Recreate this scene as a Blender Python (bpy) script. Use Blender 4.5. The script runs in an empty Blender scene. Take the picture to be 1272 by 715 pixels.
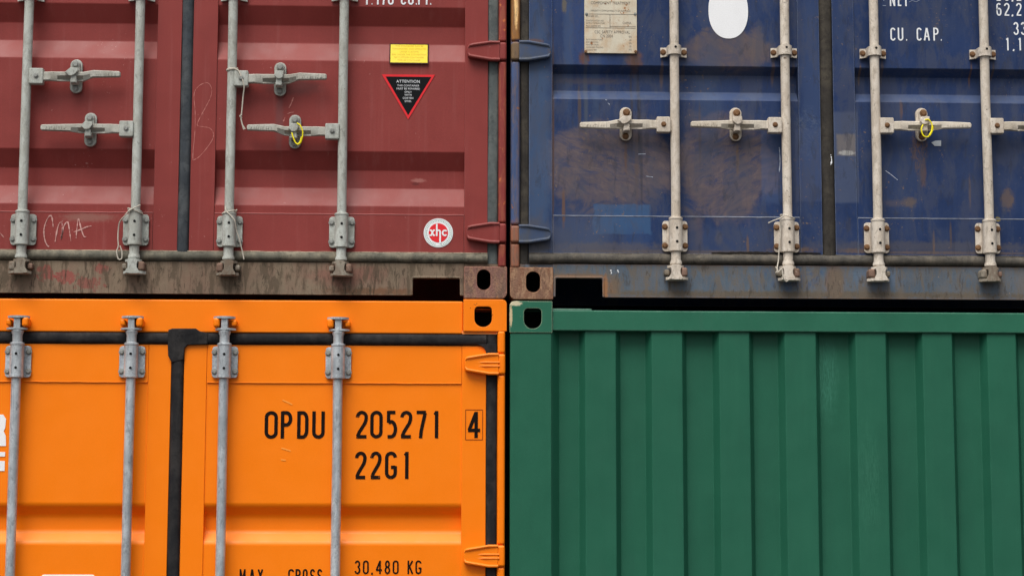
import bpy, bmesh, math, random
from mathutils import Vector, Matrix, noise as mnoise
random.seed(7)
S = bpy.context.scene
COL = S.collection
rad = math.radians

# ------------------------------------------------------------------ camera
F_PX = 2400.0
DIST = 7.2
PITCH, YAW, ROLL = rad(6.84), rad(2.2), 0.002
Fw = Vector((math.sin(YAW)*math.cos(PITCH), math.cos(YAW)*math.cos(PITCH), math.sin(PITCH)))
R0 = Vector((math.cos(YAW), -math.sin(YAW), 0))
U0 = R0.cross(Fw)
RR = R0*math.cos(ROLL) + U0*math.sin(ROLL)
UU = U0*math.cos(ROLL) - R0*math.sin(ROLL)
CAM = Vector((0.012 - DIST*math.tan(YAW), -DIST, 2.635 - DIST*math.tan(PITCH)/math.cos(YAW)))

def at(px, py, y=0.0):
    """measured picture point -> its real place on the upright plane y"""
    d = Fw*F_PX + RR*(px-636.0) + UU*(357.5-py)
    t = (y-CAM.y)/d.y
    p = CAM + d*t
    return p
def X(px, py=300, y=0.0): return at(px, py, y).x
def Z(py, px=450, y=0.0): return at(px, py, y).z
def P2(px, py, y=0.0):
    p = at(px, py, y); return (p.x, p.z)

cam_d = bpy.data.cameras.new('camera'); cam = bpy.data.objects.new('camera', cam_d); COL.objects.link(cam)
M = Matrix((RR, UU, -Fw)).transposed().to_4x4(); M.translation = CAM
cam.matrix_world = M
cam_d.sensor_width = 36; cam_d.lens = 36*F_PX/1272
cam_d.clip_end = 3000; cam_d.clip_start = 0.05
S.camera = cam

# ------------------------------------------------------------------ mesh helpers
class MB:
    def __init__(s): s.bm = bmesh.new()
    def _merge(s, b2):
        me = bpy.data.meshes.new('t'); b2.to_mesh(me); b2.free(); s.bm.from_mesh(me); bpy.data.meshes.remove(me)
        return s
    def box(s, x0, x1, y0, y1, z0, z1, bev=0.0, seg=2):
        b = bmesh.new(); bmesh.ops.create_cube(b, size=1.0)
        for v in b.verts:
            v.co = Vector(((x0+x1)/2+v.co.x*(x1-x0), (y0+y1)/2+v.co.y*(y1-y0), (z0+z1)/2+v.co.z*(z1-z0)))
        if bev > 0:
            bmesh.ops.bevel(b, geom=list(b.edges), offset=bev, segments=seg, profile=0.5, affect='EDGES')
        return s._merge(b)
    def loops(s, rings, cap=True, close=False):
        b = s.bm; vs = [[b.verts.new(Vector(p)) for p in r] for r in rings]
        n = len(vs[0])
        m = len(vs)
        for i in range(m if close else m-1):
            a, c = vs[i], vs[(i+1) % m]
            for j in range(n):
                k = (j+1) % n
                try: b.faces.new((a[j], a[k], c[k], c[j]))
                except ValueError: pass
        if cap and not close:
            b.faces.new(vs[0]); b.faces.new(list(reversed(vs[-1])))
        return s
    def strip(s, a, c):
        """open sheet between two point lists"""
        b = s.bm; va = [b.verts.new(Vector(p)) for p in a]; vc = [b.verts.new(Vector(p)) for p in c]
        for i in range(len(a)-1): b.faces.new((va[i], va[i+1], vc[i+1], vc[i]))
        return s
    def lathe(s, prof, c, axis='z', seg=20):
        rings = []
        for r, h in prof:
            ring = []
            for i in range(seg):
                t = 2*math.pi*i/seg; a, e = r*math.cos(t), r*math.sin(t)
                if axis == 'z': ring.append((c[0]+a, c[1]+e, c[2]+h))
                else: ring.append((c[0]+a, c[1]+h, c[2]+e))
            rings.append(ring)
        return s.loops(rings)
    def tube(s, pts, r, seg=8, close=False):
        pts = [Vector(p) for p in pts]; rings = []; n = len(pts)
        prev = None
        for i, p in enumerate(pts):
            if close: d = pts[(i+1) % n]-pts[i-1]
            else: d = pts[min(i+1, n-1)]-pts[max(i-1, 0)]
            d.normalize()
            ref = Vector((0, 1, 0)) if abs(d.y) < .9 else Vector((1, 0, 0))
            u = d.cross(ref).normalized()
            if prev is not None and u.dot(prev) < 0 and not close: u = -u
            w = d.cross(u).normalized(); prev = u
            rr = r[i] if isinstance(r, (list, tuple)) else r
            rings.append([p+u*rr*math.cos(2*math.pi*k/seg)+w*rr*math.sin(2*math.pi*k/seg) for k in range(seg)])
        return s.loops(rings, close=close)
    def prism(s, poly, y0, y1, bev=0.0, seg=2):
        """outline (x,z) extruded from y0 (front) to y1 (back), front rim rounded"""
        b = bmesh.new()
        f = [b.verts.new((x, y0, z)) for x, z in poly]; k = [b.verts.new((x, y1, z)) for x, z in poly]
        n = len(poly)
        ff = b.faces.new(f); b.faces.new(list(reversed(k)))
        for i in range(n): b.faces.new((f[i], k[i], k[(i+1) % n], f[(i+1) % n]))
        bmesh.ops.recalc_face_normals(b, faces=list(b.faces))
        if bev > 0:
            bmesh.ops.bevel(b, geom=list(ff.edges), offset=bev, segments=seg, profile=0.5, affect='EDGES')
        return s._merge(b)
    def build(s, name, mat, parent=None, smooth=True, ang=35, loc=None):
        bm = s.bm
        bmesh.ops.recalc_face_normals(bm, faces=list(bm.faces))
        return link(bm, name, mat, parent, smooth, ang, loc)

def link(bm, name, mat, parent=None, smooth=True, ang=35, loc=None):
    off = Vector((0, 0, 0))
    if parent is not None: off = Vector(parent['_o'])
    elif loc is not None: off = Vector(loc)
    for v in bm.verts: v.co -= off
    me = bpy.data.meshes.new(name); bm.to_mesh(me); bm.free()
    if smooth:
        me.shade_smooth(); me.set_sharp_from_angle(angle=rad(ang))
    me.materials.append(mat)
    o = bpy.data.objects.new(name, me); COL.objects.link(o)
    if smooth:
        wn = o.modifiers.new('weighted_normal', 'WEIGHTED_NORMAL'); wn.keep_sharp = True; wn.weight = 100
    o['_o'] = tuple(off)
    if parent is not None: o.parent = parent
    else: o.location = off
    return o

def slab(polys, y0, y1, bev=0.0):
    """filled outline with holes (even-odd) extruded along y; returns MB"""
    cu = bpy.data.curves.new('s', 'CURVE'); cu.dimensions = '2D'; cu.fill_mode = 'BOTH'
    cu.extrude = max((y1-y0)/2-bev, 0.00005); cu.bevel_depth = bev; cu.bevel_resolution = 1; cu.offset = -bev
    for p in polys:
        sp = cu.splines.new('POLY'); sp.points.add(len(p)-1)
        for q, (x, z) in zip(sp.points, p): q.co = (x, z, 0, 1)
        sp.use_cyclic_u = True
    o = bpy.data.objects.new('s', cu); COL.objects.link(o)
    dg = bpy.context.evaluated_depsgraph_get(); dg.update()
    me = bpy.data.meshes.new_from_object(o.evaluated_get(dg))
    bpy.data.objects.remove(o); bpy.data.curves.remove(cu)
    m = MB(); m.bm.from_mesh(me); bpy.data.meshes.remove(me)
    for v in m.bm.verts:
        x, z, d = v.co; v.co = Vector((x, (y0+y1)/2-d, z))
    bmesh.ops.remove_doubles(m.bm, verts=list(m.bm.verts), dist=1e-5)
    return m

def rrect(x0, x1, z0, z1, r, n=5):
    out = []
    for cx, cz, a in ((x1-r, z1-r, 0), (x0+r, z1-r, 90), (x0+r, z0+r, 180), (x1-r, z0+r, 270)):
        for i in range(n+1):
            t = rad(a+90*i/n); out.append((cx+r*math.cos(t), cz+r*math.sin(t)))
    return out
def rrect4(x0, x1, z0, z1, r4, n=5):
    out = []
    for cx, cz, a, r in ((x1, z1, 0, r4[0]), (x0, z1, 90, r4[1]), (x0, z0, 180, r4[2]), (x1, z0, 270, r4[3])):
        sx = -1 if cx == x1 else 1; sz = -1 if cz == z1 else 1
        for i in range(n+1):
            t = rad(a+90*i/n); out.append((cx+sx*r+r*math.cos(t), cz+sz*r+r*math.sin(t)))
    return out
def ell(cx, cz, rx, rz, n=32): return [(cx+rx*math.cos(2*math.pi*i/n), cz+rz*math.sin(2*math.pi*i/n)) for i in range(n)]

def tag(o, label=None, cat=None, group=None, kind=None):
    if label: o['label'] = label
    if cat: o['category'] = cat
    if group: o['group'] = group
    if kind: o['kind'] = kind
    return o
def empty(name, loc):
    o = bpy.data.objects.new(name, None); COL.objects.link(o); o.location = loc; o['_o'] = tuple(loc)
    o.empty_display_size = .2
    return o

# ------------------------------------------------------------------ materials
def srgb(r, g, b):
    f = lambda c: (c/255/12.92) if c/255 <= .04045 else ((c/255+.055)/1.055)**2.4
    return (f(r), f(g), f(b), 1)

class NT:
    def __init__(s, name):
        s.m = bpy.data.materials.new(name); s.m.use_nodes = True; s.t = s.m.node_tree
        s.b = s.t.nodes['Principled BSDF']
        s.geo = s.t.nodes.new('ShaderNodeNewGeometry'); s.pos = s.geo.outputs['Position']
        s._xyz = None
    def put(s, sock, v):
        if v is None: return
        if isinstance(v, bpy.types.NodeSocket): s.t.links.new(v, sock)
        else:
            if sock.type == 'RGBA' and len(v) == 3: v = (*v, 1)
            sock.default_value = v
    def math(s, op, a, b=None, clamp=False):
        n = s.t.nodes.new('ShaderNodeMath'); n.operation = op; n.use_clamp = clamp
        s.put(n.inputs[0], a); s.put(n.inputs[1], b); return n.outputs[0]
    def mul(s, a, b): return s.math('MULTIPLY', a, b)
    def add(s, a, b): return s.math('ADD', a, b)
    def sub(s, a, b): return s.math('SUBTRACT', a, b)
    def mix(s, f, a, b, mode='MIX'):
        n = s.t.nodes.new('ShaderNodeMix'); n.data_type = 'RGBA'; n.blend_type = mode
        s.put(n.inputs[0], f); s.put(n.inputs[6], a); s.put(n.inputs[7], b); return n.outputs[2]
    def vmul(s, v, k, off=None):
        n = s.t.nodes.new('ShaderNodeMapping'); s.t.links.new(v, n.inputs[0]); n.inputs['Scale'].default_value = k
        if off: n.inputs['Location'].default_value = off
        return n.outputs[0]
    def rot(s, v, a, k, off=None):
        n = s.t.nodes.new('ShaderNodeMapping'); n.vector_type = 'TEXTURE'; s.t.links.new(v, n.inputs[0])
        n.inputs['Rotation'].default_value = (0, a, 0); n.inputs['Scale'].default_value = k
        if off: n.inputs['Location'].default_value = off
        return n.outputs[0]
    def noise(s, scale, detail=3, rough=.55, dist=0, vec=None):
        n = s.t.nodes.new('ShaderNodeTexNoise'); s.t.links.new(vec or s.pos, n.inputs['Vector'])
        n.inputs['Scale'].default_value = scale; n.inputs['Detail'].default_value = detail
        n.inputs['Roughness'].default_value = rough; n.inputs['Distortion'].default_value = dist
        return n.outputs['Fac']
    def mr(s, v, a, b, c=0., d=1., smooth=True):
        n = s.t.nodes.new('ShaderNodeMapRange'); n.interpolation_type = 'SMOOTHSTEP' if smooth else 'LINEAR'
        s.put(n.inputs[0], v)
        for i, k in enumerate((a, b, c, d)): n.inputs[1+i].default_value = k
        return n.outputs[0]
    @property
    def xyz(s):
        if s._xyz is None:
            n = s.t.nodes.new('ShaderNodeSeparateXYZ'); s.t.links.new(s.pos, n.inputs[0]); s._xyz = n.outputs
        return s._xyz
    def edge(s, r):
        n = s.t.nodes.new('ShaderNodeBevel'); n.samples = 3; n.inputs['Radius'].default_value = r
        d = s.t.nodes.new('ShaderNodeVectorMath'); d.operation = 'DOT_PRODUCT'
        s.t.links.new(n.outputs[0], d.inputs[0]); s.t.links.new(s.geo.outputs['Normal'], d.inputs[1])
        return s.math('SUBTRACT', 1., d.outputs['Value'], clamp=True)
    def patch(s, p):
        """mask of a stain or painted tone with a place and an outline of its own"""
        (x0, z0), (rx, rz) = p['c'], p['r']
        a = s.math('DIVIDE', s.sub(s.xyz[0], x0), rx); b = s.math('DIVIDE', s.sub(s.xyz[2], z0), rz)
        if p.get('box'):
            d = s.math('MAXIMUM', s.math('ABSOLUTE', a), s.math('ABSOLUTE', b))
        else:
            d = s.math('SQRT', s.add(s.mul(a, a), s.mul(b, b)))
        k = p.get('dist', .5)
        if k:
            sc = max(p.get('dscale', 9), min(1.1/min(rx, rz), 160))
            v = s.pos if not p.get('vs') else s.vmul(s.pos, (1, 1, p['vs']))
            d = s.add(d, s.mul(s.sub(s.noise(sc, 6, .68, .3, v), .5), k*1.7))
        so = p.get('soft', .2)
        m = s.mr(d, 1+so/2, 1-so/2)
        br = p.get('br')
        if br:
            sc, lo, hi, stretch, ang = br
            v = s.rot(s.pos, ang, stretch, (x0*.3, 0, z0*.7))
            m = s.mul(m, s.mr(s.noise(sc, 7, .68, 1.9, v), lo, hi))
        return s.mul(m, p.get('amt', 1.))

def paint(name, base, var=.18, streak=.25, streak_col=None, chips=0, chip_col=(.12, .05, .025), chip_scale=60,
          edge=None, edge_r=.005, edge_amt=.6, rough=.5, metal=0., patches=(), dirt=None, dirt_amt=.0, wav=.0015, fine=.0, spec=.2,
          dirt_scale=4, lo=.5, grain=.07, marks=0, dust_and_light=None, mott=None, sscale=38):
    n = NT(name)
    base = tuple(base[:3])
    big = n.noise(2.3, 3); mid = n.noise(11, 4, .6)
    v = n.add(n.mul(big, .6), n.mul(mid, .4))
    c = n.mix(n.mr(v, .3, .7), tuple(k*(1-var) for k in base), tuple(min(k*(1+var), 1) for k in base))
    if streak:
        sv = n.vmul(n.pos, (1, .6, .045)); st = n.noise(sscale, 4, .65, 0, sv)
        sc = streak_col or tuple(k*.6+.05 for k in base)
        c = n.mix(n.mul(n.mr(st, .52, .78), streak), c, sc)
    if dirt:
        d1 = n.noise(dirt_scale, 5, .65, .4); d2 = n.noise(26, 4, .6, 0, n.vmul(n.pos, (1, 1, .15)))
        dm = n.mul(n.mr(n.add(n.mul(d1, .65), n.mul(d2, .35)), lo-.08, lo+.14), dirt_amt)
        c = n.mix(dm, c, dirt)
    gr = n.noise(330, 2, .6)
    c = n.mix(n.mr(gr, .25, .75), n.mix(1., c, (1-grain,)*3, 'MULTIPLY'), n.mix(1., c, (1+grain,)*3, 'MULTIPLY'))
    for p in patches:
        c = n.mix(n.patch(p), c, tuple(p['col'][:3]))
    if chips:
        ch = n.noise(chip_scale, 5, .7); big2 = n.noise(5, 3)
        cm = n.mr(n.add(n.mul(ch, .75), n.mul(big2, .25)), .665-chips*.2, .680-chips*.2)
        c = n.mix(cm, c, chip_col)
    if mott:                                         # blotchy grime and flaked layers
        col, amt, sc, stz = mott
        q = n.noise(sc, 7, .74, .5, n.vmul(n.pos, (1, 1, stz)))
        c = n.mix(n.mul(n.mr(q, .47, .58), amt), c, col[:3])
        q2 = n.noise(sc*1.7, 6, .72, .8, n.vmul(n.pos, (1, 1, stz), (3, 1, 7)))
        c = n.mix(n.mul(n.mr(q2, .56, .62), amt*.8), c, tuple(k*.42 for k in col[:3]))
    if dust_and_light:                                         # paler upward faces: dusty, with their brighter light painted in
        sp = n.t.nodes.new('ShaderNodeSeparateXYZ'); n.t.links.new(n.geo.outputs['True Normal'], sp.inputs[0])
        c = n.mix(n.mul(n.mr(sp.outputs[2], .2, .45), n.mr(n.noise(14, 4), .2, .8, dust_and_light[1]*.7, dust_and_light[1])), c, dust_and_light[0][:3])
    if marks:                                        # thin dark upright rub marks
        mk = n.noise(150, 3, .6, 0, n.vmul(n.pos, (1, 1, .12))); mb_ = n.noise(9, 3)
        c = n.mix(n.mul(n.mr(n.add(n.mul(mk, .8), n.mul(mb_, .2)), .62, .67), marks), c, tuple(k*.35 for k in base))
    if edge is not None:
        e = n.mr(n.add(n.edge(edge_r), n.mul(n.sub(n.noise(45, 4, .7), .5), .35)), .08, .30)
        c = n.mix(n.mul(e, edge_amt), c, edge)
    n.put(n.b.inputs['Base Color'], c)
    n.put(n.b.inputs['Roughness'], n.mr(mid, .25, .75, rough-.08, rough+.1))
    n.b.inputs['Metallic'].default_value = metal
    n.b.inputs['Specular IOR Level'].default_value = spec
    if wav or fine:
        bp = n.t.nodes.new('ShaderNodeBump'); bp.inputs['Strength'].default_value = 1.0; bp.inputs['Distance'].default_value = 1.0
        h = n.mul(n.noise(4.5, 2, .5), wav*1.5)
        if fine: h = n.add(h, n.mul(n.noise(130, 3, .6), fine))
        n.t.links.new(h, bp.inputs['Height']); n.t.links.new(bp.outputs[0], n.b.inputs['Normal'])
    return n.m

def flat(name, col, rough=.6, var=.06, spec=.12):
    return paint(name, col, var=var, streak=0, rough=rough, wav=0, spec=spec, grain=.03)

def pt(px, py, rx, ry, col, **k):
    """stain or painted light given by its measured place"""
    x, z = P2(px, py, .012)
    d = dict(c=(x, z), r=(rx*.00303, ry*.00303), col=col); d.update(k); return d

RED = srgb(136, 58, 54); ORANGE = srgb(255, 130, 8); GREEN = srgb(38, 97, 75); BLUE = srgb(28, 50, 92)
DIRT = srgb(118, 104, 88); RUST = srgb(120, 66, 40); TAN = srgb(128, 100, 78)
brown = srgb(92, 82, 86); rusty = srgb(100, 76, 62)
swirl = (13, .36, .60, (1.7, 1, .9), .35)
swirl2 = (13, .36, .60, (1.6, 1, .8), -.6)

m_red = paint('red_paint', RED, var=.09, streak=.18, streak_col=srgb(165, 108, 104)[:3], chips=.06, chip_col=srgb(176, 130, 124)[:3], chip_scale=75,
              edge=srgb(205, 160, 155)[:3], edge_amt=.3, edge_r=.003, rough=.48, wav=.0012, dust_and_light=(srgb(172, 122, 116), .2),
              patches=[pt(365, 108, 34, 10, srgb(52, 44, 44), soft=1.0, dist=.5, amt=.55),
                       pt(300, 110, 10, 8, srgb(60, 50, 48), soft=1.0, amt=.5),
                       pt(347, 150, 5, 36, srgb(112, 76, 76), soft=.9, dist=.9, amt=.45),
                       pt(110, 270, 30, 5, srgb(150, 116, 104), soft=1., dist=1., amt=.5),
                       pt(430, 245, 20, 40, srgb(150, 100, 98), soft=1.2, dist=.8, amt=.3), pt(520, 222, 8, 2.5, srgb(176, 116, 108), soft=1., dist=1., amt=.7), pt(516, 226, 5, 2, srgb(86, 40, 38), soft=1., dist=1., amt=.6)])  # last pale and dark pair: a dent's highlight and shade painted on
m_redpost = paint('red_post_paint', RED, var=.15, streak=.3, streak_col=srgb(190, 120, 84)[:3], chips=.34, chip_col=srgb(196, 112, 66)[:3], chip_scale=34, mott=(srgb(172, 104, 72), .35, 60, .2),
                  edge=srgb(180, 120, 100)[:3], edge_amt=.4, rough=.5)
m_redsill = paint('dirty_sill_paint', srgb(128, 112, 94), var=.22, streak=.5, streak_col=srgb(84, 72, 58)[:3], chips=.12, chip_col=srgb(70, 60, 48)[:3],
                  edge=srgb(150, 138, 116)[:3], edge_amt=.4, rough=.75, dirt=srgb(124, 80, 70)[:3], dirt_amt=.3, fine=.0008, mott=(srgb(84, 72, 58), .75, 34, .25),
                  patches=[pt(57, 340, 11, 8, srgb(148, 62, 60), soft=.2, dist=2.4, dscale=40, amt=.65), pt(82, 343, 11, 8, srgb(150, 64, 62), soft=.2, dist=2.4, dscale=44, amt=.65),
                           pt(110, 352, 16, 7, srgb(140, 64, 60), soft=.2, dist=2.6, dscale=40, amt=.6), pt(126, 334, 8, 5, srgb(150, 70, 66), soft=.2, dist=2.4, dscale=50, amt=.6),
                           pt(430, 342, 40, 14, srgb(136, 84, 74), soft=.9, dist=1.2, dscale=30, amt=.5), pt(470, 362, 60, 4, srgb(112, 70, 42), soft=.9, dist=1.4, amt=.6)])
m_redcast = paint('worn_red_casting', srgb(136, 98, 88), var=.25, streak=.3, streak_col=srgb(96, 76, 62)[:3], chips=.3, chip_col=srgb(176, 122, 76)[:3], chip_scale=32,
                  edge=srgb(186, 112, 92)[:3], edge_amt=.6, edge_r=.008, rough=.65, fine=.003, dirt=srgb(104, 90, 74)[:3], dirt_amt=.7, dirt_scale=9, mott=(srgb(150, 116, 94), .8, 40, .5))
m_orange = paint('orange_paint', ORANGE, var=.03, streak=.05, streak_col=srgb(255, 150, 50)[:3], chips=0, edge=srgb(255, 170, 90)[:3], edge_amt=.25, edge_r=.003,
                 rough=.40, wav=.001, spec=.22, grain=.02, dust_and_light=(srgb(255, 178, 96), .22))
m_orhead = paint('orange_header_lit_edge', ORANGE, var=.03, streak=.05, streak_col=srgb(255, 150, 50)[:3], edge=srgb(255, 206, 150)[:3], edge_amt=.85, edge_r=.007, rough=.4, wav=.001, spec=.22, grain=.02)  # pale edge colour paints the light caught along the header's top
m_orcast = paint('orange_casting_paint', ORANGE, var=.04, streak=.1, chips=.3, chip_col=srgb(96, 52, 24)[:3], chip_scale=55, edge=srgb(255, 186, 116)[:3], edge_amt=.45, rough=.42)
m_green = paint('green_paint', GREEN, var=.06, streak=.14, streak_col=srgb(52, 112, 86)[:3], chips=0, edge=srgb(80, 136, 110)[:3], edge_amt=.12, edge_r=.003, rough=.45, wav=.001, dirt=srgb(34, 84, 66)[:3], dirt_amt=.3, dirt_scale=3,
                patches=[pt(1030, 470, 12, 40, srgb(70, 134, 112), soft=1.2, dist=.8, br=(60, .4, .62, (.3, 1, 3.5), 0), amt=.6),
                         pt(1080, 600, 14, 60, srgb(64, 124, 100), soft=1.2, dist=.8, br=(60, .4, .62, (.3, 1, 3.5), 0), amt=.4)])
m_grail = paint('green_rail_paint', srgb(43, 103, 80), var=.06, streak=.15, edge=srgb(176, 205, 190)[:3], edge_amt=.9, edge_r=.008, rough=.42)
m_gcast = paint('green_casting_paint', srgb(43, 103, 80), var=.06, streak=.1, edge=srgb(206, 196, 166)[:3], edge_amt=.75, edge_r=.007, chips=.04, chip_col=srgb(190, 170, 130)[:3], rough=.45,
                patches=[pt(640, 377, 8, 3, srgb(206, 196, 164), soft=.4, dist=1.1, dscale=30), pt(634.5, 393, 1.8, 12, srgb(200, 180, 140), soft=.4, dist=1., dscale=30)])
blue_patches = [
    pt(757, 203, 84, 46, brown, soft=.4, dist=.7, dscale=7, amt=.65), pt(757, 205, 86, 50, srgb(104, 90, 90), soft=.4, dist=.8, dscale=7, br=swirl, amt=.75), pt(735, 235, 42, 38, brown, soft=.5, dist=.9, br=swirl2, amt=.7),
    pt(800, 200, 26, 62, brown, soft=.6, dist=.9, br=swirl, amt=.6), pt(750, 190, 70, 30, srgb(58, 66, 96), soft=.5, dist=.8, br=(15, .50, .60, (2.2, 1, .7), .25), amt=.7),
    pt(905, 203, 60, 60, brown, soft=.35, dist=.7, dscale=7, amt=.65), pt(905, 205, 62, 62, srgb(104, 90, 90), soft=.35, dist=.8, dscale=7, br=swirl2, amt=.75), pt(862, 215, 15, 80, brown, soft=.6, dist=.9, br=swirl, amt=.7),
    pt(905, 190, 44, 40, srgb(52, 62, 98), soft=.5, dist=.8, br=(15, .50, .60, (2.2, 1, .7), -.4), amt=.7),
    pt(905, 64, 54, 24, brown, soft=.5, dist=.8, amt=.65), pt(905, 62, 54, 26, srgb(96, 84, 84), soft=.4, dist=.9, br=swirl, amt=.8), pt(940, 55, 9, 24, srgb(100, 88, 86), soft=.6, dist=.8, amt=.6),
    pt(773, 272, 36, 19, srgb(58, 92, 132), soft=.12, dist=.2, dscale=22, box=True, amt=.68), pt(790, 300, 20, 16, srgb(46, 72, 116), soft=.5, dist=.8, amt=.5),
    pt(768, 172, 44, 5, srgb(110, 90, 84), soft=1., dist=1., amt=.4), pt(757, 203, 80, 44, srgb(118, 104, 104), soft=.5, dist=.8, br=(30, .5, .66, (3.2, 1, 1), .3), amt=.35), pt(905, 203, 58, 56, srgb(118, 104, 104), soft=.5, dist=.8, br=(30, .5, .66, (3.2, 1, 1), -.7), amt=.35), pt(757, 203, 80, 44, srgb(44, 56, 92), soft=.5, dist=.8, br=(26, .52, .64, (3, 1, 1), .5), amt=.45), pt(905, 203, 58, 56, srgb(44, 56, 92), soft=.5, dist=.8, br=(26, .52, .64, (3, 1, 1), -.4), amt=.45),
    pt(668, 180, 17, 190, srgb(66, 88, 120), soft=.9, dist=.5, amt=.7), pt(730, 40, 24, 60, srgb(50, 74, 124), soft=1.0, dist=.5, amt=.5),
    pt(722, 296, 40, 34, srgb(70, 82, 108), soft=1., dist=.9, amt=.6), pt(880, 130, 16, 70, srgb(60, 76, 106), soft=1.1, dist=.7, amt=.5), pt(905, 300, 60, 20, srgb(58, 72, 104), soft=1., dist=1.2, amt=.5),
    pt(1004, 165, 15, 30, srgb(92, 102, 118), soft=.6, dist=.9, br=(70, .48, .6, (1.5, 1, .6), .5), amt=.8),
    pt(1050, 195, 17, 58, srgb(76, 86, 110), soft=.08, dist=.06, box=True, amt=.65), pt(1051, 180, 12, 14, srgb(124, 114, 102), soft=.25, dist=.3, box=True, amt=.6), pt(1052, 190, 10, 3, srgb(176, 176, 172), soft=.5, dist=.8, amt=.7),
    pt(1006, 205, 18, 46, srgb(66, 78, 112), soft=.08, dist=.06, box=True, amt=.55), pt(962, 205, 16, 46, srgb(70, 88, 126), soft=.2, dist=.3, box=True, amt=.45),
    pt(1142, 190, 10, 30, rusty, soft=.5, dist=1., vs=.4, br=(90, .45, .56, (1, 1, 2.2), 0), amt=.9), pt(1147, 215, 4, 18, rusty, soft=.8, dist=1., vs=.4, amt=.6),
    pt(1130, 251, 9, 6, srgb(104, 88, 72), soft=.9, dist=1., amt=.8), pt(1112, 252, 14, 4, srgb(96, 84, 84), soft=1., dist=1., amt=.5), pt(1252, 248, 8, 13, srgb(108, 88, 70), soft=.7, dist=1.1, amt=.85),
    pt(794, 140, 2.2, 60, srgb(42, 40, 46), soft=.9, dist=.5, amt=.75), pt(785, 130, 1.6, 60, srgb(58, 52, 52), soft=.9, dist=.5, amt=.6), pt(791, 210, 2.4, 50, srgb(94, 78, 70), soft=.9, dist=.6, amt=.5), pt(797, 200, 1.6, 60, srgb(44, 44, 52), soft=.9, dist=.6, amt=.5),
    pt(726, 72, 6, 9, srgb(98, 64, 50), soft=.9, dist=1., amt=.9), pt(788, 73, 10, 9, srgb(100, 68, 52), soft=.9, dist=1., amt=.9), pt(789, 79, 4, 14, srgb(80, 58, 50), soft=.9, dist=.8, amt=.7),
    pt(728, 110, 2.6, 60, srgb(76, 82, 92), soft=1., dist=.6, amt=.6), pt(740, 60, 6, 90, srgb(70, 84, 104), soft=1., dist=.8, amt=.4), pt(706, 60, 6, 80, srgb(64, 84, 118), soft=1., dist=.8, amt=.5),
    pt(687, 170, 1.6, 120, srgb(86, 62, 52), soft=.8, dist=.6, amt=.8), pt(701, 6, 3, 10, srgb(110, 100, 76), soft=.9, dist=1., amt=.7),
    pt(985, 310, 28, 3.5, srgb(98, 80, 70), soft=.9, dist=1.3, amt=.9), pt(868, 285, 5, 24, srgb(84, 76, 84), soft=1., dist=1., amt=.5), pt(893, 296, 5, 9, srgb(84, 82, 88), soft=1., dist=1., amt=.5),
    pt(1062, 311, 22, 3, srgb(98, 80, 70), soft=.9, dist=1.3, amt=.8), pt(850, 313, 120, 2.5, srgb(96, 84, 76), soft=1., dist=1.1, amt=.7), pt(1180, 314, 120, 2, srgb(104, 88, 76), soft=1., dist=1.1, amt=.7),
    pt(757, 308, 72, 7, srgb(92, 86, 84), soft=1., dist=1.3, amt=.55), pt(1150, 306, 150, 6, srgb(86, 82, 82), soft=1., dist=1.4, amt=.5), pt(662, 300, 16, 24, srgb(92, 84, 72), soft=1., dist=1.2, amt=.7),
    pt(1225, 190, 40, 90, srgb(58, 70, 100), soft=1., dist=1.2, amt=.35), pt(1115, 200, 26, 60, srgb(54, 68, 100), soft=1., dist=1.2, amt=.35), pt(1008, 130, 14, 120, srgb(58, 76, 112), soft=1., dist=1., vs=.3, amt=.5),
    pt(839, 240, 5, 40, srgb(58, 60, 76), soft=1., dist=.8, amt=.5), pt(880, 90, 34, 6, srgb(66, 74, 94), soft=1., dist=1.2, amt=.5), pt(735, 98, 44, 4, srgb(92, 78, 70), soft=1., dist=1.2, amt=.4),
    pt(664, 52, 10, 4, srgb(110, 80, 66), soft=.7, dist=1., amt=.9), pt(1240, 272, 3, 3, srgb(170, 150, 70), soft=.7, dist=.8, amt=.8),
]
rs = random.Random(12)
for px, py, L in ((823, 84, 16), (850, 86, 10), (960, 84, 14), (988, 82, 9), (1070, 86, 12), (1098, 84, 16), (1206, 86, 14), (1234, 84, 10), (779, 190, 16), (915, 192, 18), (826, 318, 8), (1076, 322, 6),
                  (700, 250, 22), (718, 120, 30), (868, 150, 40), (930, 300, 12), (1180, 285, 16), (1120, 130, 12), (1207, 230, 20), (1160, 296, 14)):
    blue_patches.append(pt(px+rs.uniform(-2, 2), py+L*.4, rs.uniform(1.2, 2.6), L, srgb(*rs.choice(((104, 76, 58), (82, 70, 66), (112, 88, 66)))), soft=.9, dist=.8, vs=.25, amt=rs.uniform(.45, .8)))
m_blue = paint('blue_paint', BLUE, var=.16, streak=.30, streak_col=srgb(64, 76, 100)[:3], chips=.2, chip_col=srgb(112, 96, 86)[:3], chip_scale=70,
               edge=srgb(150, 165, 190)[:3], edge_amt=.5, edge_r=.008, rough=.48, wav=.002, patches=blue_patches, dirt=srgb(56, 68, 96)[:3], dirt_amt=.45, dirt_scale=5, spec=.25, dust_and_light=(srgb(120, 134, 160), .2), mott=(srgb(70, 74, 90), .42, 15, .3))  # pale edges: weathering, plus the folds' bright line painted as a highlight
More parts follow.
